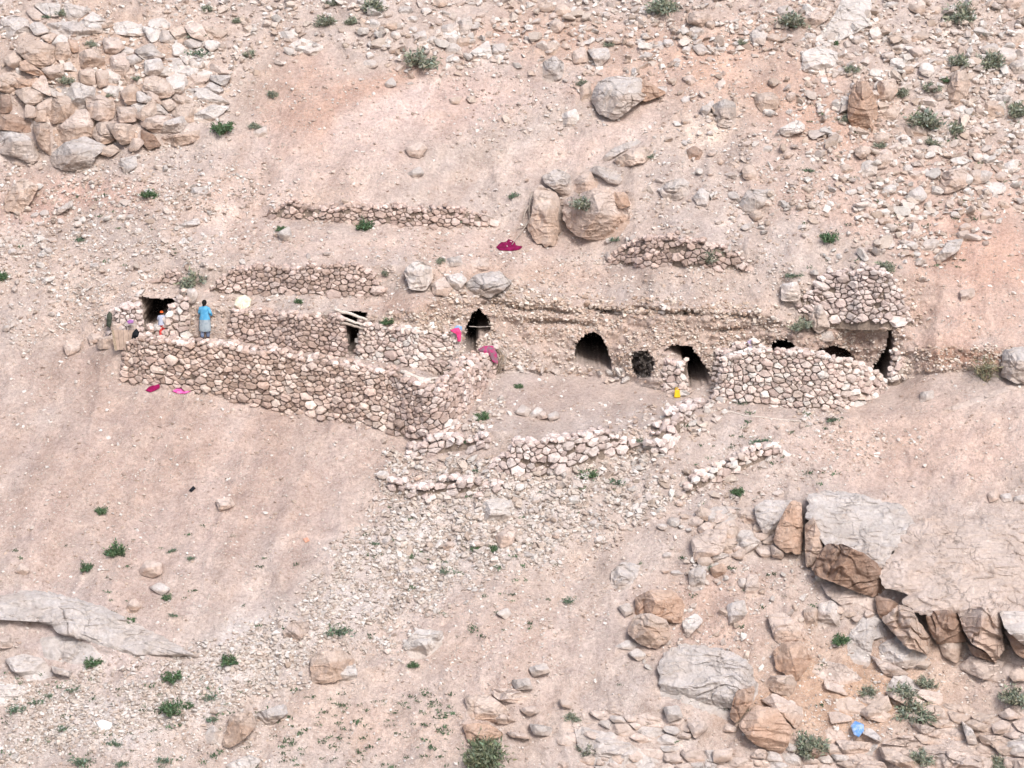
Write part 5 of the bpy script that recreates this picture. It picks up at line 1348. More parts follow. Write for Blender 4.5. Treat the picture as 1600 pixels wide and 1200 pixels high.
for q in [
 (98,24,17,"sage","small grey-green shrub in the cracked rock nearest the top left corner"),
 (72,28,14,"low","dark tuft beside the pale slab in the top left corner"),
 (143,72,16,"sage","shrub on the cracked rock above the stepped cliff, left side"),
 (103,130,20,"sage","bluish shrub in a gap of the upper left cliff"),
 (122,158,20,"sage","shrub below the bluish one in the upper left cliff"),
 (213,126,13,"sage","small shrub in the middle of the upper left cliff"),
 (172,150,12,"sage","low shrub right of the two shrubs in the upper left cliff"),
 (307,58,23,"sage","green-grey shrub on cracked rock, upper of two above the round bush"),
 (310,86,32,"low","spreading low plant on cracked rock, lower of two above the round bush"),
 (350,208,34,"green","large round bush at the right foot of the upper left cliff"),
 (322,18,18,"sage","shrub near the top edge above the cracked rock"),
 (370,36,14,"sage","small shrub near the top edge right of the cracked rock"),
 (390,90,18,"sage","shrub on rubble right of the cracked rock"),
 (425,152,16,"sage","shrub on open soil right of the large round bush"),
 (398,200,16,"sage","shrub touching the grey block right of the round bush"),
 (507,40,28,"sage","bushy shrub near the top among stones, left of centre"),
 (520,8,18,"sage","shrub on the top edge above the bushy one"),
 (583,18,32,"sage","wide shrub at the top edge left of centre"),
 (550,38,18,"sage","shrub between stones left of the upright stones"),
 (656,102,42,"sage","wide low shrub beside the cream patch of rock"),
 (1040,18,40,"sage","big shrub on the top edge, right of centre"),
 (952,72,15,"sage","small shrub above the bluish grey wedge rock"),
 (909,134,16,"sage","small shrub behind the big angular upper boulder"),
 (910,326,32,"sage","shrub growing on the face of the cleft boulder", -1),
 (962,376,18,"low","low weed at the foot of the cleft boulder's right half"),
 (1015,246,16,"low","weed beside the yellowish rock above the cleft boulder"),
 (568,358,26,"green","round dark bush under the highest terrace wall"),
 (717,348,14,"low","weed at the foot of the highest terrace wall"),
 (800,308,20,"low","sparse weed left of the cleft boulder"),
 (1235,42,40,"sage","large shrub beside a long boulder at the upper right"),
 (1330,112,20,"sage","shrub below the big pale slabs at the upper right"),
 (1303,70,13,"green","little dark shrub between the pale slabs"),
 (1500,32,42,"sage","leftmost wide shrub near the top right corner"),
 (1500,100,30,"sage","pale shrub left of the dark shrub near the right edge"),
 (1548,104,40,"sage","dark dense shrub near the right edge under the flat rock"),
 (1535,55,18,"low","low plant between the shrubs near the top right corner"),
 (1320,190,20,"sage","shrub against the left of the tall orange rock"),
 (1408,150,24,"sage","shrub between the tan rock and the boulder field"),
 (1440,198,48,"sage","widest shrub of the right boulder field"),
 (1493,210,32,"sage","round shrub right of the widest one in the right boulder field"),
 (1455,226,18,"sage","small shrub under the widest one in the right boulder field"),
 (1590,182,32,"sage","shrub at the right edge beside the rounded brown boulder"),
 (1476,128,16,"green","small dark shrub left of the tall tan boulder"),
 (1455,142,24,"sage","thin shrub left of the small dark one by the tall tan boulder"),
 (1375,230,16,"sage","shrub on the angular pale rock of the right boulder field"),
 (1298,378,30,"green","bright green bush on the open slope above the retaining wall"),
 (1262,268,18,"low","weed on soil left of the right boulder field"),
 (1160,70,14,"sage","little shrub by the egg-like boulder at the upper right"),
 (233,308,22,"green","round bush on the rubble below the upper left cliff"),
 (125,376,20,"low","low plant on the left slope below the thin tilted slab"),
 (440,360,15,"green","tuft beside the pale pointed rock above the terrace wall"),
 (5,438,24,"green","bush cut by the left edge of the picture"),
 (302,444,38,"sage","spreading shrub beside the terrace wall stub above the dark room"),
 (466,474,14,"green","small dark bush on the earth above the stone house front"),
 (602,430,14,"sage","small shrub at the right end of the long terrace wall"),
 (605,506,20,"green","dark bush on top of the house front right of the doorway"),
 (754,656,22,"green","bush among stones outside the enclosure's right corner"),
 (721,692,18,"green","bush on the broken stone row under the enclosure corner"),
 (651,706,14,"sage","small plant at the left end of the broken stone row"),
 (745,736,14,"low","plant between the two broken stone rows"),
 (920,746,26,"green","dark bush below the round-stone wall"),
 (811,606,13,"green","tiny bright weed in the courtyard"),
 (688,410,13,"sage","tuft among the cliff-top rocks"),
 (965,755,22,"low","low plant right of the dark bush below the round-stone wall"),
 (998,690,18,"low","weeds at the right end of the round-stone wall"),
 (1252,514,28,"sage","shrub on the cliff left of the slanted slab", -.35),
 (1381,426,30,"sage","shrub on top of the upper retaining wall"),
 (1240,432,22,"low","low plant behind the square pale block"),
 (1108,408,34,"sage","dry grey shrub on the loose low terrace wall"),
 (1540,596,40,"grass","tall dry grass tuft left of the rock at the right edge"),
 (1153,772,20,"green","bush on the slope under the low tumbled stone row"),
 (1160,630,16,"low","green weed at the foot of the right enclosure wall"),
 (1298,658,18,"low","weeds below the bottom right of the right enclosure wall"),
 (1190,692,26,"low","low plant on the slope below the right enclosure"),
 (181,866,30,"green","largest bush on the bare slope above the egg-shaped boulder"),
 (133,890,20,"green","flat bush left of the egg-shaped boulder"),
 (268,862,14,"low","weed right of the largest bush on the bare slope"),
 (298,873,14,"low","second weed right of the largest bush on the bare slope"),
 (262,936,16,"green","weed below the low pale rock under the egg-shaped boulder"),
 (203,974,18,"green","bush under the pink pointed stone"),
 (272,962,14,"low","weed right of the bush under the pink pointed stone"),
 (148,1040,24,"green","bush growing on the lower left ledge"),
 (360,1036,27,"green","upright bush at the foot of the bare lower slope"),
 (271,1064,30,"green","bush right of the lower left ledge, upper of a pair"),
 (270,1114,34,"green","largest bush right of the lower left ledge, lower of a pair"),
 (294,1106,15,"green","small bush touching the largest bush of the lower left"),
 (330,1090,30,"low","spreading plant right of the bush pair at the lower left"),
 (330,1124,20,"low","plant just above the grey boulder at the bottom left"),
 (27,1110,28,"low","leftmost of a line of low plants near the bottom left corner"),
 (57,1098,22,"low","second low plant from the left edge near the bottom left corner"),
 (78,1088,18,"low","third low plant from the left edge near the bottom left corner"),
 (116,1078,22,"low","rightmost of the line of low plants under the lower left ledge"),
 (178,1164,24,"low","plant on rubble near the bottom, left of the white scrap's right side"),
 (103,1140,22,"low","plant on rubble left of the white scrap"),
 (125,1192,34,"low","wide plant on the bottom edge near the left corner"),
 (190,1194,22,"low","plant on the bottom edge right of the wide one"),
 (256,1190,22,"low","plant on the bottom edge left of the long tan rock"),
 (525,988,36,"low","wide low plant on the rubble stream, left of centre"),
 (160,802,18,"green","small bush on the bare slope nearest the enclosure wall"),
 (757,1196,66,"big","large silvery shrub on the bottom edge at centre"),
 (770,860,15,"green","weed beside the pink rock below the large white boulder"),
 (743,860,13,"green","weed left of the pink rock below the large white boulder"),
 (643,874,12,"green","weed in the middle of the rubble fan"),
 (645,1042,14,"green","weed at the foot of the pale bumpy rock"),
 (585,850,14,"low","weed on the left margin of the rubble fan"),
 (700,895,22,"low","low plant in the rubble under the pink rock"),
 (890,940,20,"low","low plant on bare ground left of the orange pair"),
 (920,1176,28,"sage","shrub on the flat slabs right of the large silvery shrub"),
 (893,1125,20,"sage","dark small shrub above the flat slabs at the bottom"),
 (1110,862,24,"sage","shrub on the broad pale rock left of the great slab"),
 (1110,888,16,"low","green weed against the small orange stone"),
 (1313,1006,24,"green","flat green bush below the grey flat-topped block"),
 (1081,1064,24,"sage","shrub on the large flat slab at the lower right"),
 (1265,1176,48,"sage","large shrub at the right of the large square orange block"),
 (1408,1088,38,"sage","shrub under the great slab, upper left of a trio"),
 (1445,1072,27,"sage","shrub under the great slab, upper right of a trio"),
 (1430,1120,50,"sage","broadest shrub under the great slab, lowest of a trio"),
 (1358,1086,24,"sage","shrub left of the trio under the great slab"),
 (1440,1190,30,"sage","shrub in the ledges at the bottom right"),
 (1585,1098,44,"sage","shrub at the right edge under the great slab"),
 (1558,1196,28,"sage","shrub on the bottom edge near the right corner"),
 (1473,836,13,"sage","tiny tuft growing on the great slab"),
 (1562,878,12,"sage","tiny tuft on the right part of the great slab"),
]:
    u, v, w, kind, lb = q[:5]
    shrub(u, v, w, kind, lb, d=None if len(q) < 6 else float(depth(u, v)) - (.35 if q[5] != -1 else 1.55))
# scattered weeds, far too small and many to count
r = np.random.default_rng(5); gv, gf, gc = [], [], []
for zone, n in [([(0,1040),(420,1060),(480,1200),(0,1200)], 90), ([(430,1080),(720,1080),(700,1200),(430,1200)], 130), ([(1240,150),(1600,180),(1600,420),(1260,420)], 60), ([(560,780),(960,760),(820,1000),(560,1000)], 70), ([(1060,640),(1330,650),(1300,760),(1040,800)], 40), ([(0,820),(480,820),(460,1000),(0,960)], 26), ([(960,860),(1300,880),(1300,1160),(960,1160)], 40), ([(0,300),(300,300),(300,420),(0,420)], 18)]:
    z = np.array(zone, float); c = 0
    while c < n:
        u, v = r.uniform(z[:, 0].min(), z[:, 0].max()), r.uniform(z[:, 1].min(), z[:, 1].max())
        if not pip(np.array(u), np.array(v), z): continue
        c += 1; p = P(u, v); s = r.uniform(.05, .15); col = np.array([.09, .14, .08]) * r.uniform(.7, 1.5)
        for k in range(16):
            q = p + np.array([r.normal() * s * .7, r.normal() * s * .7, abs(r.normal()) * s * .3]); d = np.array([r.normal(), r.normal(), abs(r.normal()) + .3]); d *= s * .8 / np.linalg.norm(d)
            wv_ = np.cross(d, r.normal(size=3)); wv_ *= s * .25 / (np.linalg.norm(wv_) + 1e-6); i = len(gv)
            gv += [q - wv_, q + wv_, q + d]; gf.append((i, i + 1, i + 2)); gc += [col] * 3
add("weeds", mk_mesh("weeds", np.array(gv), np.array(gf), np.array(gc)), M_LEAF, None, "tiny green weeds dotted over the slope", "weeds", None, "stuff")

# ---------------------------------------------------------------- cloths, poles and other things lying about
def cloth_mat(name, rgb, rgb2=None):
    m, n, l, b = nt(name); geo = n.new("ShaderNodeNewGeometry")
    t = n.new("ShaderNodeTexNoise"); t.inputs["Scale"].default_value = 6; l.new(geo.outputs["Position"], t.inputs["Vector"])
    rp = n.new("ShaderNodeValToRGB"); l.new(t.outputs[0], rp.inputs[0])
    a = rgb; b2 = rgb2 or tuple(c * 1.25 for c in rgb)
    rp.color_ramp.elements[0].position = .42; rp.color_ramp.elements[1].position = .58
    rp.color_ramp.elements[0].color = (*a, 1); rp.color_ramp.elements[1].color = (*b2, 1)
    l.new(rp.outputs[0], b.inputs["Base Color"]); return m
def cloth(name, label, poly, mat, cat="cloth", d=None, thick=.12, hang=0.0, seed=3):
    """a crumpled cloth: folds over what it lies on"""
    p = np.array(poly, float); n = 36; q = np.vstack([p, p[:1]]); dd = np.r_[0, np.cumsum(np.linalg.norm(np.diff(q, axis=0), axis=1))]
    t = np.linspace(0, dd[-1], n + 1)[:-1]; o = np.stack([np.interp(t, dd, q[:, 0]), np.interp(t, dd, q[:, 1])], -1); c = o.mean(0)
    rho = np.array([.2, .4, .6, .8, .93, 1.0])
    pts = [c[None]] + [c + (o - c) * x for x in rho]; rr = np.concatenate([[0]] + [np.full(n, x) for x in rho]); pts = np.vstack(pts)
    base = depth(pts[:, 0], pts[:, 1]) if d is None else np.full(len(pts), d) - (pts[:, 1].max() - pts[:, 1]) * hang
    fold = ridged(np.c_[pts / 6.0, np.full(len(pts), seed)], 3)
    D_ = base - .07 - thick * (1 - rr ** 4) * (.45 + .55 * fold)
    V = CAM + ray(pts[:, 0], pts[:, 1]) * D_[:, None]
    Vb = CAM + ray(o[:, 0], o[:, 1]) * (base[-n:] + .02)[:, None]
    V = np.vstack([V, Vb]); F = [(0, 1 + k, 1 + (k + 1) % n) for k in range(n)]
    for j in range(len(rho)):
        a = 1 + j * n; b = a + n
        for k in range(n): F.append((a + k, b + k, b + (k + 1) % n, a + (k + 1) % n))
    org = V[V[:, 2].argmin()].copy()
    ob = add(name, mk_mesh(name, V - org, F, None, True), mat, None, label, cat); ob.location = org; return ob
MC = {k: cloth_mat("cloth_" + k, *v) for k, v in dict(crimson=((.16,.008,.05),(.24,.012,.08)), magenta=((.30,.01,.09),(.22,.01,.07)), pink=((.70,.10,.35),(.78,.18,.45)), stripe=((.42,.05,.16),(.22,.14,.17)), rag=((.62,.05,.20),(.75,.08,.22)),
    black=((.012,.014,.018),(.02,.022,.025)), purple=((.32,.10,.36),(.42,.22,.48)), lilac=((.40,.32,.50),(.50,.42,.56)), blue=((.14,.30,.62),(.35,.48,.72)), white=((.78,.77,.76),(.86,.86,.86)), orange=((.60,.32,.22),(.66,.38,.28)), green=((.05,.06,.045),(.08,.09,.07)), skyblue=((.25,.40,.62),(.35,.5,.7)), yellow=((.75,.45,.08),(.8,.5,.1))).items()}
cloth("cloth", "dark crimson cloth spread on the slope left of the cleft boulder", [(775,386),(783,378),(790,378),(795,373),(805,378),(806,383),(817,385),(812,390),(800,392),(780,391)], MC["crimson"])
cloth("cloth", "dark magenta cloth lying on the ground below the long front wall", [(227,610),(233,604),(243,601),(249,599),(250,606),(243,610),(235,613)], MC["magenta"], seed=4)
cloth("cloth", "bright pink cloth lying flat below the long front wall", [(269,611),(276,607),(290,607),(299,611),(290,615),(278,615)], MC["pink"], thick=.08, seed=5)
cloth("blanket", "pink and grey striped blanket draped over the enclosure corner wall", [(747,546),(757,540),(770,540),(777,552),(778,569),(770,566),(765,557),(752,553)], MC["stripe"], "blanket", d=float(depth(772,574)) - .42, thick=.2, hang=-.004, seed=6)
cloth("rag", "pink rag hanging over the house wall beside the pointed cave", [(703,516),(710,513),(717,512),(721,520),(720,534),(715,534),(713,522),(706,519)], MC["rag"], "cloth", d=float(depth(712,585)) - .55, thick=.12, seed=7)
cloth("rag", "pale blue rag above the pink rag on the house wall", [(709,513),(714,508),(722,510),(722,517),(717,513)], MC["skyblue"], "cloth", d=float(depth(712,585)) - .50, thick=.08, seed=8)
cloth("rag", "small pink rag on a stone outside the enclosure corner", [(753,594),(760,591),(766,595),(758,599)], MC["rag"], "cloth", thick=.1, seed=9)
cloth("rag", "faded lilac cloth on the short return wall by the right enclosure", [(1167,533),(1175,531),(1181,544),(1172,547)], MC["lilac"], "cloth", d=float(depth(1168,597)) - .45, thick=.12, seed=10)
cloth("coat", "dark green coat hanging on the broken wall at the far left", [(167,492),(171,486),(175,490),(175,502),(172,513),(166,509)], MC["green"], "coat", d=float(depth(170,524)) - .45, thick=.14, seed=11)
cloth("sack", "black sack leaning beside the mud door", [(207,520),(213,513),(218,519),(213,535),(208,541),(205,532)], MC["black"], "sack", d=float(depth(210,542)) - .4, thick=.2, seed=12)
cloth("rag", "purple rag on the lintel stones above the mud door", [(198,502),(203,499),(209,501),(208,505),(200,506)], MC["purple"], "cloth", d=float(depth(203,520)) - .62, thick=.06, seed=13)
cloth("plastic_sheet", "blue plastic scrap lying in the ledges at the bottom right", [(1329,1134),(1336,1126),(1350,1132),(1350,1142),(1342,1152),(1334,1148)], MC["blue"], "plastic", d=float(depth(1340, 1150)) - .5, thick=.16, hang=-.02, seed=14)
cloth("plastic_sheet", "white crumpled scrap on the rubble near the bottom left corner", [(150,1128),(160,1124),(176,1130),(172,1140),(160,1143),(154,1137)], MC["white"], "plastic", thick=.14, seed=15)
cloth("plastic_sheet", "tiny black scrap on the bare slope under the front wall", [(295,766),(302,759),(306,763),(299,769)], MC["black"], "plastic", thick=.05, seed=16)
cloth("plastic_sheet", "tiny orange scrap on the slope right of the egg-shaped boulder", [(473,842),(480,839),(484,845),(477,848)], MC["orange"], "plastic", thick=.05, seed=17)
cloth("lichen_patch", "pale yellow heap on the roof edge right of the person in blue", [(365,477),(370,464),(382,460),(393,467),(391,479),(376,484)], cloth_mat("yellowish", (.66, .62, .46), (.68, .66, .60)), "heap", thick=.3, seed=18)

def PT(u, v, d): return CAM + ray(u, v) * d
def pole(name, label, pts, rad, mat, cat, group=None):
    """pts: (u, v, depth)"""
    pts = np.array([PT(*p) for p in pts]); d = np.r_[0, np.cumsum(np.linalg.norm(np.diff(pts, axis=0), axis=1))]
    t = np.linspace(0, d[-1], 9); c = np.stack([np.interp(t, d, pts[:, k]) for k in range(3)], -1)
    c[1:-1] += np.random.default_rng(len(label)).normal(size=(7, 3)) * rad * .35
    V, F = tube(c, np.linspace(rad * 1.1, rad * .7, 9), 8); o = c[0]
    ob = add(name, mk_mesh(name, V - o, F, None, True), mat, None, label, cat, group); ob.location = o; return ob
dd_ = float(depth(548, 556)) - .42
g_ = "poles laid over the doorway"
pole("pole", "topmost grey pole laid across the dark doorway", [(522,483,dd_),(548,490,dd_ - .05),(574,500,dd_)], .075, M_WOODP, "pole", g_)
pole("pole", "middle grey pole laid across the dark doorway", [(530,496,dd_ - .1),(548,501,dd_ - .1),(571,509,dd_ - .05)], .07, M_WOODP, "pole", g_)
pole("pole", "lowest grey pole laid across the dark doorway", [(531,504,dd_ - .15),(548,507,dd_ - .18),(568,514,dd_ - .1)], .06, M_WOOD, "pole", g_)
dc = float(depth(672, 681)) - .1
g_ = "poles laid on the enclosure wall"
pole("pole", "bowed pale pole lying along the lowered enclosure wall, upper of two", [(626,580,dc + .2),(648,589,dc + .1),(675,592,dc + .3),(702,591,dc + .9)], .07, M_WOODP, "pole", g_)
pole("pole", "bowed pale pole lying along the lowered enclosure wall, lower of two", [(632,588,dc - .05),(656,595,dc - .05),(680,597,dc + .1),(704,596,dc + .7)], .06, M_WOODP, "pole", g_)
dh = float(depth(400, 535)) - .3
pole("branch", "long thin branch lying on top of the house wall", [(388,487,dh),(415,487,dh - .05),(432,491,dh - .05),(448,500,dh - .08)], .04, M_WOODP, "branch")
for k, (a, b, lb) in enumerate([((358,480),(392,494), "upper dark stick"), ((362,486),(398,492), "lower dark stick"), ((366,478),(384,490), "short dark stick")]):
    pole("branch", lb + " lying on the left end of the house wall", [(a[0], a[1], dh), (b[0], b[1], dh - .1)], .035, M_TWIG, "branch", "sticks on the house wall")
pole("rope", "pale rope lying across the slope under the right enclosure wall", [(u_, v_, float(depth(u_, v_)) - .03) for u_, v_ in ((1112,642),(1140,641),(1158,650),(1190,652),(1225,656),(1262,660))], .03, M_WOODP, "rope")
dw = float(depth(745, 575)) - .35
pole("cord", "thin cord stretched across the pointed cave mouth", [(733,510,dw),(750,511,dw),(768,510,dw)], .012, M_WOODP, "cord")
root = empty("dry_branch", P(810, 372), "grey dead branch lying against the left side of the cleft boulder", "branch")
for pts in ([(832,300),(826,322),(828,344),(815,362),(800,382)], [(828,344),(820,352),(806,358)], [(826,322),(820,332),(817,346)]):
    c = np.array([PT(u_, v_, float(depth(u_, v_)) - .25) for u_, v_ in pts]); V, F = tube(arc(c, 8), np.linspace(.045, .015, 8), 6); part("branch", V, F, M_WOOD, root, None, True)
root = empty("brushwood_bundle", P(782, 582), "bundle of dry brushwood hanging at the enclosure wall's end by the cliff", "brushwood")
rb = np.random.default_rng(9); db = float(depth(780, 580)) - .35
for k in range(16):
    u0 = 772 + rb.uniform(-3, 9); c = np.array([PT(u0 + rb.normal() * 2, 538 + rb.uniform(-3, 8), db), PT(u0 + 10 + rb.normal() * 2.5, 556 + rb.normal() * 2, db - .15 + rb.normal() * .06), PT(u0 + 6 + rb.normal() * 3, 578 + rb.uniform(-6, 7), db)])
    V, F = tube(arc(c, 6), np.linspace(.022, .010, 6), 5); part("stick", V, F, M_TWIG if k % 2 else M_WOOD, root, None, True)
# mud door
def prism(poly, d, th):
    p = np.array(poly, float); n = len(p)
    V = np.vstack([CAM + ray(p[:, 0], p[:, 1]) * d, CAM + ray(p[:, 0], p[:, 1]) * d + np.array([0, th, 0])])
    F = [tuple(range(n))[::-1], tuple(range(n, 2 * n))] + [(k, (k + 1) % n, n + (k + 1) % n, n + k) for k in range(n)]
    return V, F
dm = float(depth(194, 546)) - .3
root = empty("door", PT(194, 546, dm), "plain mud-coloured door closing the small shed at the far left", "door"); root["kind"] = "thing"
MD = plain("mud_door", (.42, .32, .26), .95, .2, 5, .03)
for k in range(4):
    a0, a1 = k / 4 + .01, (k + 1) / 4 - .01
    L_ = lambda a, b, t: (a[0] + (b[0] - a[0]) * t, a[1] + (b[1] - a[1]) * t)
    V, F = prism([L_((176,516),(209,516),a0), L_((176,516),(209,516),a1), L_((181,547),(207,545),a1), L_((181,547),(207,545),a0)], dm + (.015 if k % 2 else 0), .07); part("board", V, F, MD, root)
V, F = prism([(174,516),(177,516),(183,548),(179,548)], dm - .05, .12); part("post", V, F, M_TWIG, root)
# white box on the house wall
dwx = float(depth(674, 578)) - .15
V, F = prism([(671,505),(678,504),(679,513),(672,514)], dwx, .2); o_ = V[3].copy()
bx_ = add("box", mk_mesh("box", V - o_, F), plain("white_plastic", (.85, .85, .84), .5, .04), None, "small white box standing on top of the house wall", "box"); bx_.location = o_
bev = bx_.modifiers.new("bevel", 'BEVEL'); bev.width = .02; bev.segments = 2
# yellow can
loc = P(1058, 621); M_Y = plain("yellow_plastic", (.82, .52, .03), .45, .08, 6, .004)
root = empty("jerrycan", loc, "yellow plastic jerrycan standing in front of the slanting cave", "jerrycan")
bm = bmesh.new(); bmesh.ops.create_cube(bm, size=1.0)
for v_ in bm.verts: v_.co = Vector((v_.co.x * .26, v_.co.y * .20, v_.co.z * .32 + .17))
bmesh.ops.bevel(bm, geom=bm.edges[:] + bm.verts[:], offset=.045, segments=3, affect='EDGES', profile=.6)
for v_ in bm.verts:
    if v_.co.z > .27: v_.co.x *= .8; v_.co.y *= .85
me = bpy.data.meshes.new("body"); bm.to_mesh(me); bm.free(); add("body", me, M_Y, root)
V, F = tube([(-.09, 0, .30), (-.085, 0, .385), (-.05, 0, .41), (.01, 0, .41), (.035, 0, .38), (.04, 0, .30)], .018, 8); add("handle", mk_mesh("handle", V, F, None, True), M_Y, root)
V, F = tube([(.085, 0, .30), (.085, 0, .345), (.085, 0, .36)], [.03, .03, .026], 12); add("cap", mk_mesh("cap", V, F, None, True), plain("cap_dark", (.35, .06, .03), .5, .05), root)

# ---------------------------------------------------------------- the two people
M_SKIN = plain("skin", (.23, .125, .08), .6, .08, 20, .002)
M_HAIR = plain("dark_hair", (.012, .010, .010), .7, .3, 60, .004)
def skin_body(root, J, E, mat):
    me = bpy.data.meshes.new("body"); me.from_pydata([j[:3] for j in J], [], E and [], []) if False else me.from_pydata([tuple(j[:3]) for j in J], E, [])
    o = add("body", me, mat, root)
    md = o.modifiers.new("skin", 'SKIN'); md.use_smooth_shade = True
    if not me.skin_vertices: me.attributes  # layer is made by the modifier
    for k, j in enumerate(J):
        sv = me.skin_vertices[0].data[k]; sv.radius = (j[3], j[3]) if len(j) < 5 else (j[3], j[4]); sv.use_root = (k == 0)
    s = o.modifiers.new("subdivision", 'SUBSURF'); s.levels = 1; s.render_levels = 2
    return o
def loft(rings, n=28, pleat=0.0, k=9):
    """rings: (z, rx, ry, cx, cy)"""
    V, F = [], []
    for z, rx, ry, cx, cy in rings:
        for i in range(n):
            t = 2 * math.pi * i / n; f = 1 + pleat * math.sin(k * t + z * 3) * (1 if z < 1.0 else .3)
            V.append((cx + rx * f * math.cos(t), cy + ry * f * math.sin(t), z))
    for j in range(len(rings) - 1):
        for i in range(n): F.append((j * n + i, j * n + (i + 1) % n, (j + 1) * n + (i + 1) % n, (j + 1) * n + i))
    return np.array(V), F
def hand(J, E, w, side, fwd, grip=False):
    """palm and five unequal, bent fingers growing from the wrist joint index w"""
    wx, wy, wz = J[w][:3]; f = np.array(fwd, float); f /= np.linalg.norm(f)
    s = np.array([side, 0, 0.0]); s -= f * (s @ f); s /= np.linalg.norm(s); up = np.cross(f, s)
    pi = len(J); pc = np.array([wx, wy, wz]) + f * .055; J.append((*pc, .028, .018)); E.append((w, pi))
    for k, (off, ln) in enumerate([(-.026, .055), (-.009, .066), (.009, .062), (.026, .048)]):
        a = pc + s * off * 1.0 + f * .035; b = a + f * ln * .55 - up * ln * (.5 if grip else .18); c = b + f * ln * (.05 if grip else .35) - up * ln * (.5 if grip else .3)
        i = len(J); J += [(*a, .0095), (*b, .0085), (*c, .007)]; E += [(pi, i), (i, i + 1), (i + 1, i + 2)]
    a = pc - s * .035 - f * .015; b = a - s * .02 + f * .03 - up * .012; i = len(J); J += [(*a, .011), (*b, .009)]; E += [(pi, i), (i, i + 1)]
def person(name_label, loc, h, rot, adult):
    root = empty("person", loc, name_label, "person"); root.rotation_euler = (0, 0, rot); s = h / 1.68; root.scale = (s, s, s)
    J = [(0,0,.92,.125,.10),(0,.0,1.14,.115,.085),(0,.0,1.34,.14,.09),(0,.01,1.455,.05),(0,.02,1.53,.068),(0,.025,1.605,.082,.09),(0,.015,1.665,.055),(0,.115,1.575,.014),
         (-.17,0,1.385,.055),(.17,0,1.385,.055)]
    E = [(0,1),(1,2),(2,3),(3,4),(4,5),(5,6),(5,7),(2,8),(2,9)]
    if adult: arms = [((-.25,.04,1.16,.043),(-.27,.24,1.05,.03)), ((.29,-.05,1.17,.043),(.25,.10,1.0,.03))]
    else: arms = [((-.24,.10,1.18,.045),(-.16,.28,1.10,.032)), ((.24,.10,1.18,.045),(.16,.28,1.10,.032))]
    for k, (el, wr) in enumerate(arms):
        i = len(J); J += [el, wr]; E += [(8 + k, i), (i, i + 1)]
        hand(J, E, i + 1, 1 if k else -1, (np.array(wr[:3]) - np.array(el[:3])) + np.array([0, .02, 0]), grip=(adult and k == 0))
    for sx in (-1, 1):
        st = .05 * sx
        i = len(J); J += [(.09 * sx,.0,.86,.09),(.10 * sx,.03 + st,.48,.06),(.10 * sx,-.02 + st * 1.6,.09,.04),(.115 * sx,.11 + st * 1.6,.035,.034)]
        E += [(0,i),(i,i+1),(i+1,i+2),(i+2,i+3)]
    skin_body(root, J, E, M_SKIN)
    for sx in (-1, 1):
        V, F = ICO[2]; add("eye", mk_mesh("eye", V * .011 + np.array([.03 * sx, .107, 1.605]), F, None, True), plain("eye_white", (.7, .7, .68), .3, .05), root)
        V, F = ICO[2]; add("ear", mk_mesh("ear", V * np.array([.012, .022, .032]) + np.array([.086 * sx, .015, 1.59]), F, None, True), M_SKIN, root)
    V, F = ICO[2]; add("mouth", mk_mesh("mouth", V * np.array([.026, .008, .007]) + np.array([0, .103, 1.535]), F, None, True), plain("lips", (.25, .08, .07), .5, .05), root)
    return root, J, arms
b_loc = PT(321, 531, float(depth(321, 526)) - .05)
root, J, arms = person("person in a blue top and grey skirt, back turned, holding a walking stick", b_loc, 1.70, math.radians(-12), True)
M_BL = cloth_mat("blue_top", (.09, .34, .58), (.13, .42, .66)); M_SK = cloth_mat("grey_skirt", (.27, .33, .38), (.36, .42, .46)); M_TR = cloth_mat("blue_grey_trousers", (.15, .20, .32), (.22, .27, .38))
def scene_up(l): return l
V, F = loft([(1.47,.065,.06,0,.0),(1.445,.13,.085,0,0),(1.40,.215,.115,0,0),(1.28,.21,.13,0,0),(1.12,.195,.13,0,0),(1.0,.215,.15,0,0),(.90,.24,.17,0,0)], 32, .02, 6); add("blue_top", mk_mesh("blue_top", V, F, None, True), M_BL, root)
for k, (el, wr) in enumerate(arms):
    sh = np.array(J[8 + k][:3]) * np.array([.9, 1, 1.0]); c = np.array([sh, (sh + np.array(el[:3])) / 2, el[:3], (np.array(el[:3]) * .45 + np.array(wr[:3]) * .55)])
    V, F = tube(arc(c, 8), [.078,.078,.074,.07,.07,.066,.062,.06], 14); add("sleeve", mk_mesh("sleeve", V, F, None, True), M_BL, root)
V, F = loft([(1.02,.20,.145,0,0),(.90,.232,.162,0,0),(.75,.245,.19,0,0),(.60,.25,.20,0,0),(.45,.255,.205,0,0),(.40,.25,.20,0,0)], 40, .035, 11); add("skirt", mk_mesh("skirt", V, F, None, True), M_SK, root)
for sx in (-1, 1):
    st = .05 * sx
    V, F = tube([(.10 * sx, .02 + st, .55), (.10 * sx, .02 + st, .40), (.10 * sx, -.01 + st * 1.3, .22), (.10 * sx, -.02 + st * 1.6, .12)], [.085, .082, .074, .07], 14); add("trouser_leg", mk_mesh("trouser_leg", V, F, None, True), M_TR, root)
    V, F = ICO[3]; V = V * np.array([.048, .12, .04]) + np.array([.112 * sx, .055 + st * 1.6, .036]); V[:, 2] = np.maximum(V[:, 2], 0); add("shoe", mk_mesh("shoe", V, F, None, True), plain("shoe_dark", (.05, .045, .045), .7, .1), root)
V, F = ICO[3]; V = V * np.array([.103, .115, .118]) + np.array([0, .0, 1.618]); V[:, 1] = np.where(V[:, 1] > .055, .055 + (V[:, 1] - .055) * .15, V[:, 1]); V += fbm(V * 30, 2)[:, None] * .008; add("hair", mk_mesh("hair", V, F, None, True), M_HAIR, root)
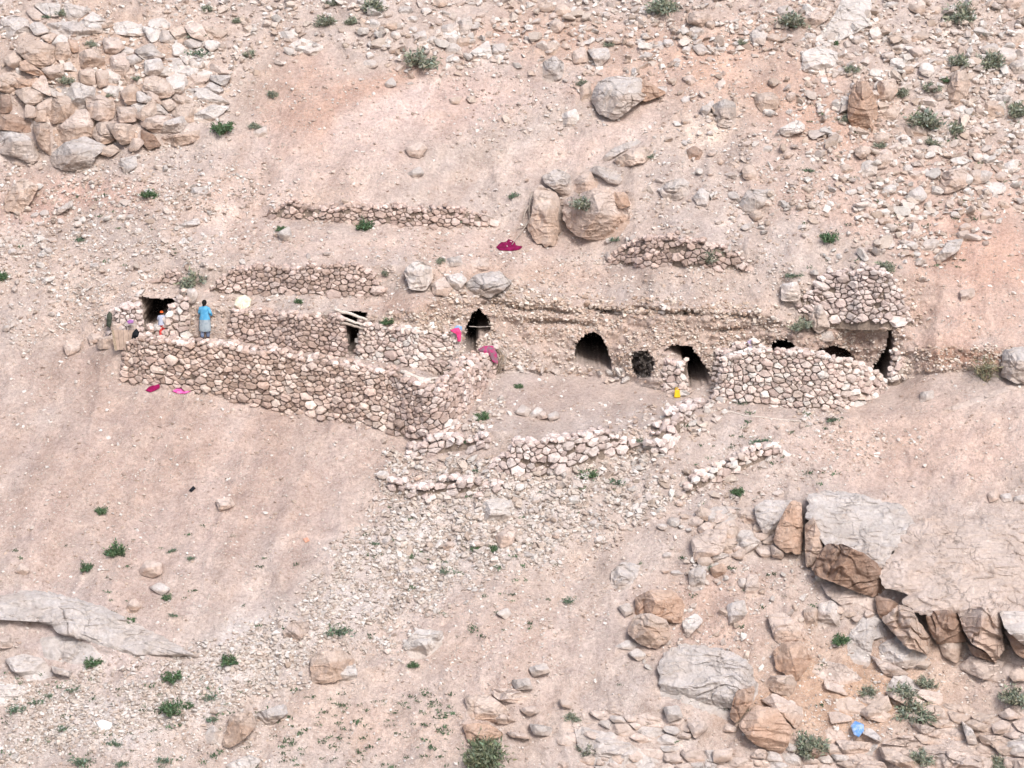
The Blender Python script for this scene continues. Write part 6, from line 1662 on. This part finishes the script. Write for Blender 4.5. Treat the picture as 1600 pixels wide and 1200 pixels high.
V, F = ICO[2]; add("hair_knot", mk_mesh("hair_knot", V * np.array([.05, .045, .07]) + np.array([0, -.10, 1.54]), F, None, True), M_HAIR, root)
Rz = Matrix.Rotation(math.radians(-12), 3, 'Z'); hs = 1.70 / 1.68
hp = np.array(b_loc) + np.array(Rz @ Vector(arms[0][1][:3])) * hs + np.array(Rz @ Vector((-.01, .055, -.03)))
V, F = tube(np.array([hp + [.02, .0, .22], hp + [0, 0, 0.0], hp + [-.05, .03, -.5], hp + [-.09, .05, -hp[2] + b_loc[2]]]), [.016, .016, .014, .012], 7)
so = V[-1].copy(); sk = add("walking_stick", mk_mesh("walking_stick", V - so, F, None, True), M_WOODP, None, "pale walking stick held by the person in blue", "stick"); sk.location = so
c_loc = PT(254, 528, float(depth(255, 519)) - .1)
root, J, arms = person("child in an orange cap, striped shirt and red trousers, seen from behind", c_loc, 1.16, math.radians(10), False)
def stripes():
    m, n, l, b = nt("striped_shirt"); tc = n.new("ShaderNodeTexCoord"); sp = n.new("ShaderNodeSeparateXYZ"); l.new(tc.outputs["Object"], sp.inputs[0])
    mm = n.new("ShaderNodeMath"); mm.operation = 'MULTIPLY'; mm.inputs[1].default_value = 15.0; l.new(sp.outputs[0], mm.inputs[0])
    fr = n.new("ShaderNodeMath"); fr.operation = 'FRACT'; l.new(mm.outputs[0], fr.inputs[0])
    rp = n.new("ShaderNodeValToRGB"); rp.color_ramp.interpolation = 'CONSTANT'; l.new(fr.outputs[0], rp.inputs[0])
    rp.color_ramp.elements[0].color = (.72, .74, .78, 1); rp.color_ramp.elements[1].position = .55; rp.color_ramp.elements[1].color = (.10, .16, .36, 1)
    l.new(rp.outputs[0], b.inputs["Base Color"]); return m
M_ST = stripes(); M_RD = cloth_mat("red_trousers", (.55, .06, .06), (.66, .10, .09)); M_CAP = cloth_mat("orange_cap", (.80, .12, .03), (.86, .18, .05))
V, F = loft([(1.47,.065,.06,0,.0),(1.445,.13,.085,0,0),(1.40,.215,.115,0,0),(1.28,.215,.14,0,0),(1.12,.21,.14,0,0),(.98,.23,.16,0,0),(.84,.245,.175,0,0)], 32, .02, 6); add("shirt", mk_mesh("shirt", V, F, None, True), M_ST, root)
for k, (el, wr) in enumerate(arms):
    sh = np.array(J[8 + k][:3]) * np.array([.9, 1, 1.0]); c = np.array([sh, (sh + np.array(el[:3])) / 2, el[:3], (np.array(el[:3]) * .3 + np.array(wr[:3]) * .7)])
    V, F = tube(arc(c, 8), [.085,.085,.08,.078,.075,.07,.066,.062], 14); add("sleeve", mk_mesh("sleeve", V, F, None, True), M_ST, root)
V, F = loft([(.96,.205,.15,0,0),(.88,.215,.155,0,0),(.80,.21,.15,0,0)], 28); add("trouser_seat", mk_mesh("trouser_seat", V, F, None, True), M_RD, root)
for sx in (-1, 1):
    st = .05 * sx
    V, F = tube([(.095 * sx, 0, .90), (.10 * sx, .01, .72), (.10 * sx, .02 + st, .48), (.10 * sx, -.01 + st * 1.3, .22), (.10 * sx, -.02 + st * 1.6, .10)], [.118, .112, .098, .088, .08], 14); add("trouser_leg", mk_mesh("trouser_leg", V, F, None, True), M_RD, root)
    V, F = ICO[3]; V = V * np.array([.052, .12, .045]) + np.array([.112 * sx, .055 + st * 1.6, .04]); V[:, 2] = np.maximum(V[:, 2], 0); add("shoe", mk_mesh("shoe", V, F, None, True), plain("shoe_brown", (.06, .05, .045), .7, .1), root)
V, F = ICO[3]; V = V * np.array([.108, .118, .10]) + np.array([0, .012, 1.625]); V[:, 2] = np.maximum(V[:, 2], 1.60); add("cap", mk_mesh("cap", V, F, None, True), M_CAP, root)
V, F = ICO[3]; V = V * np.array([.075, .07, .012]) + np.array([0, .14, 1.615]); add("cap_peak", mk_mesh("cap_peak", V, F, None, True), M_CAP, root)
V, F = ICO[3]; V = V * np.array([.098, .105, .075]) + np.array([0, -.008, 1.58]); V[:, 1] = np.minimum(V[:, 1], .05); add("hair", mk_mesh("hair", V, F, None, True), M_HAIR, root)
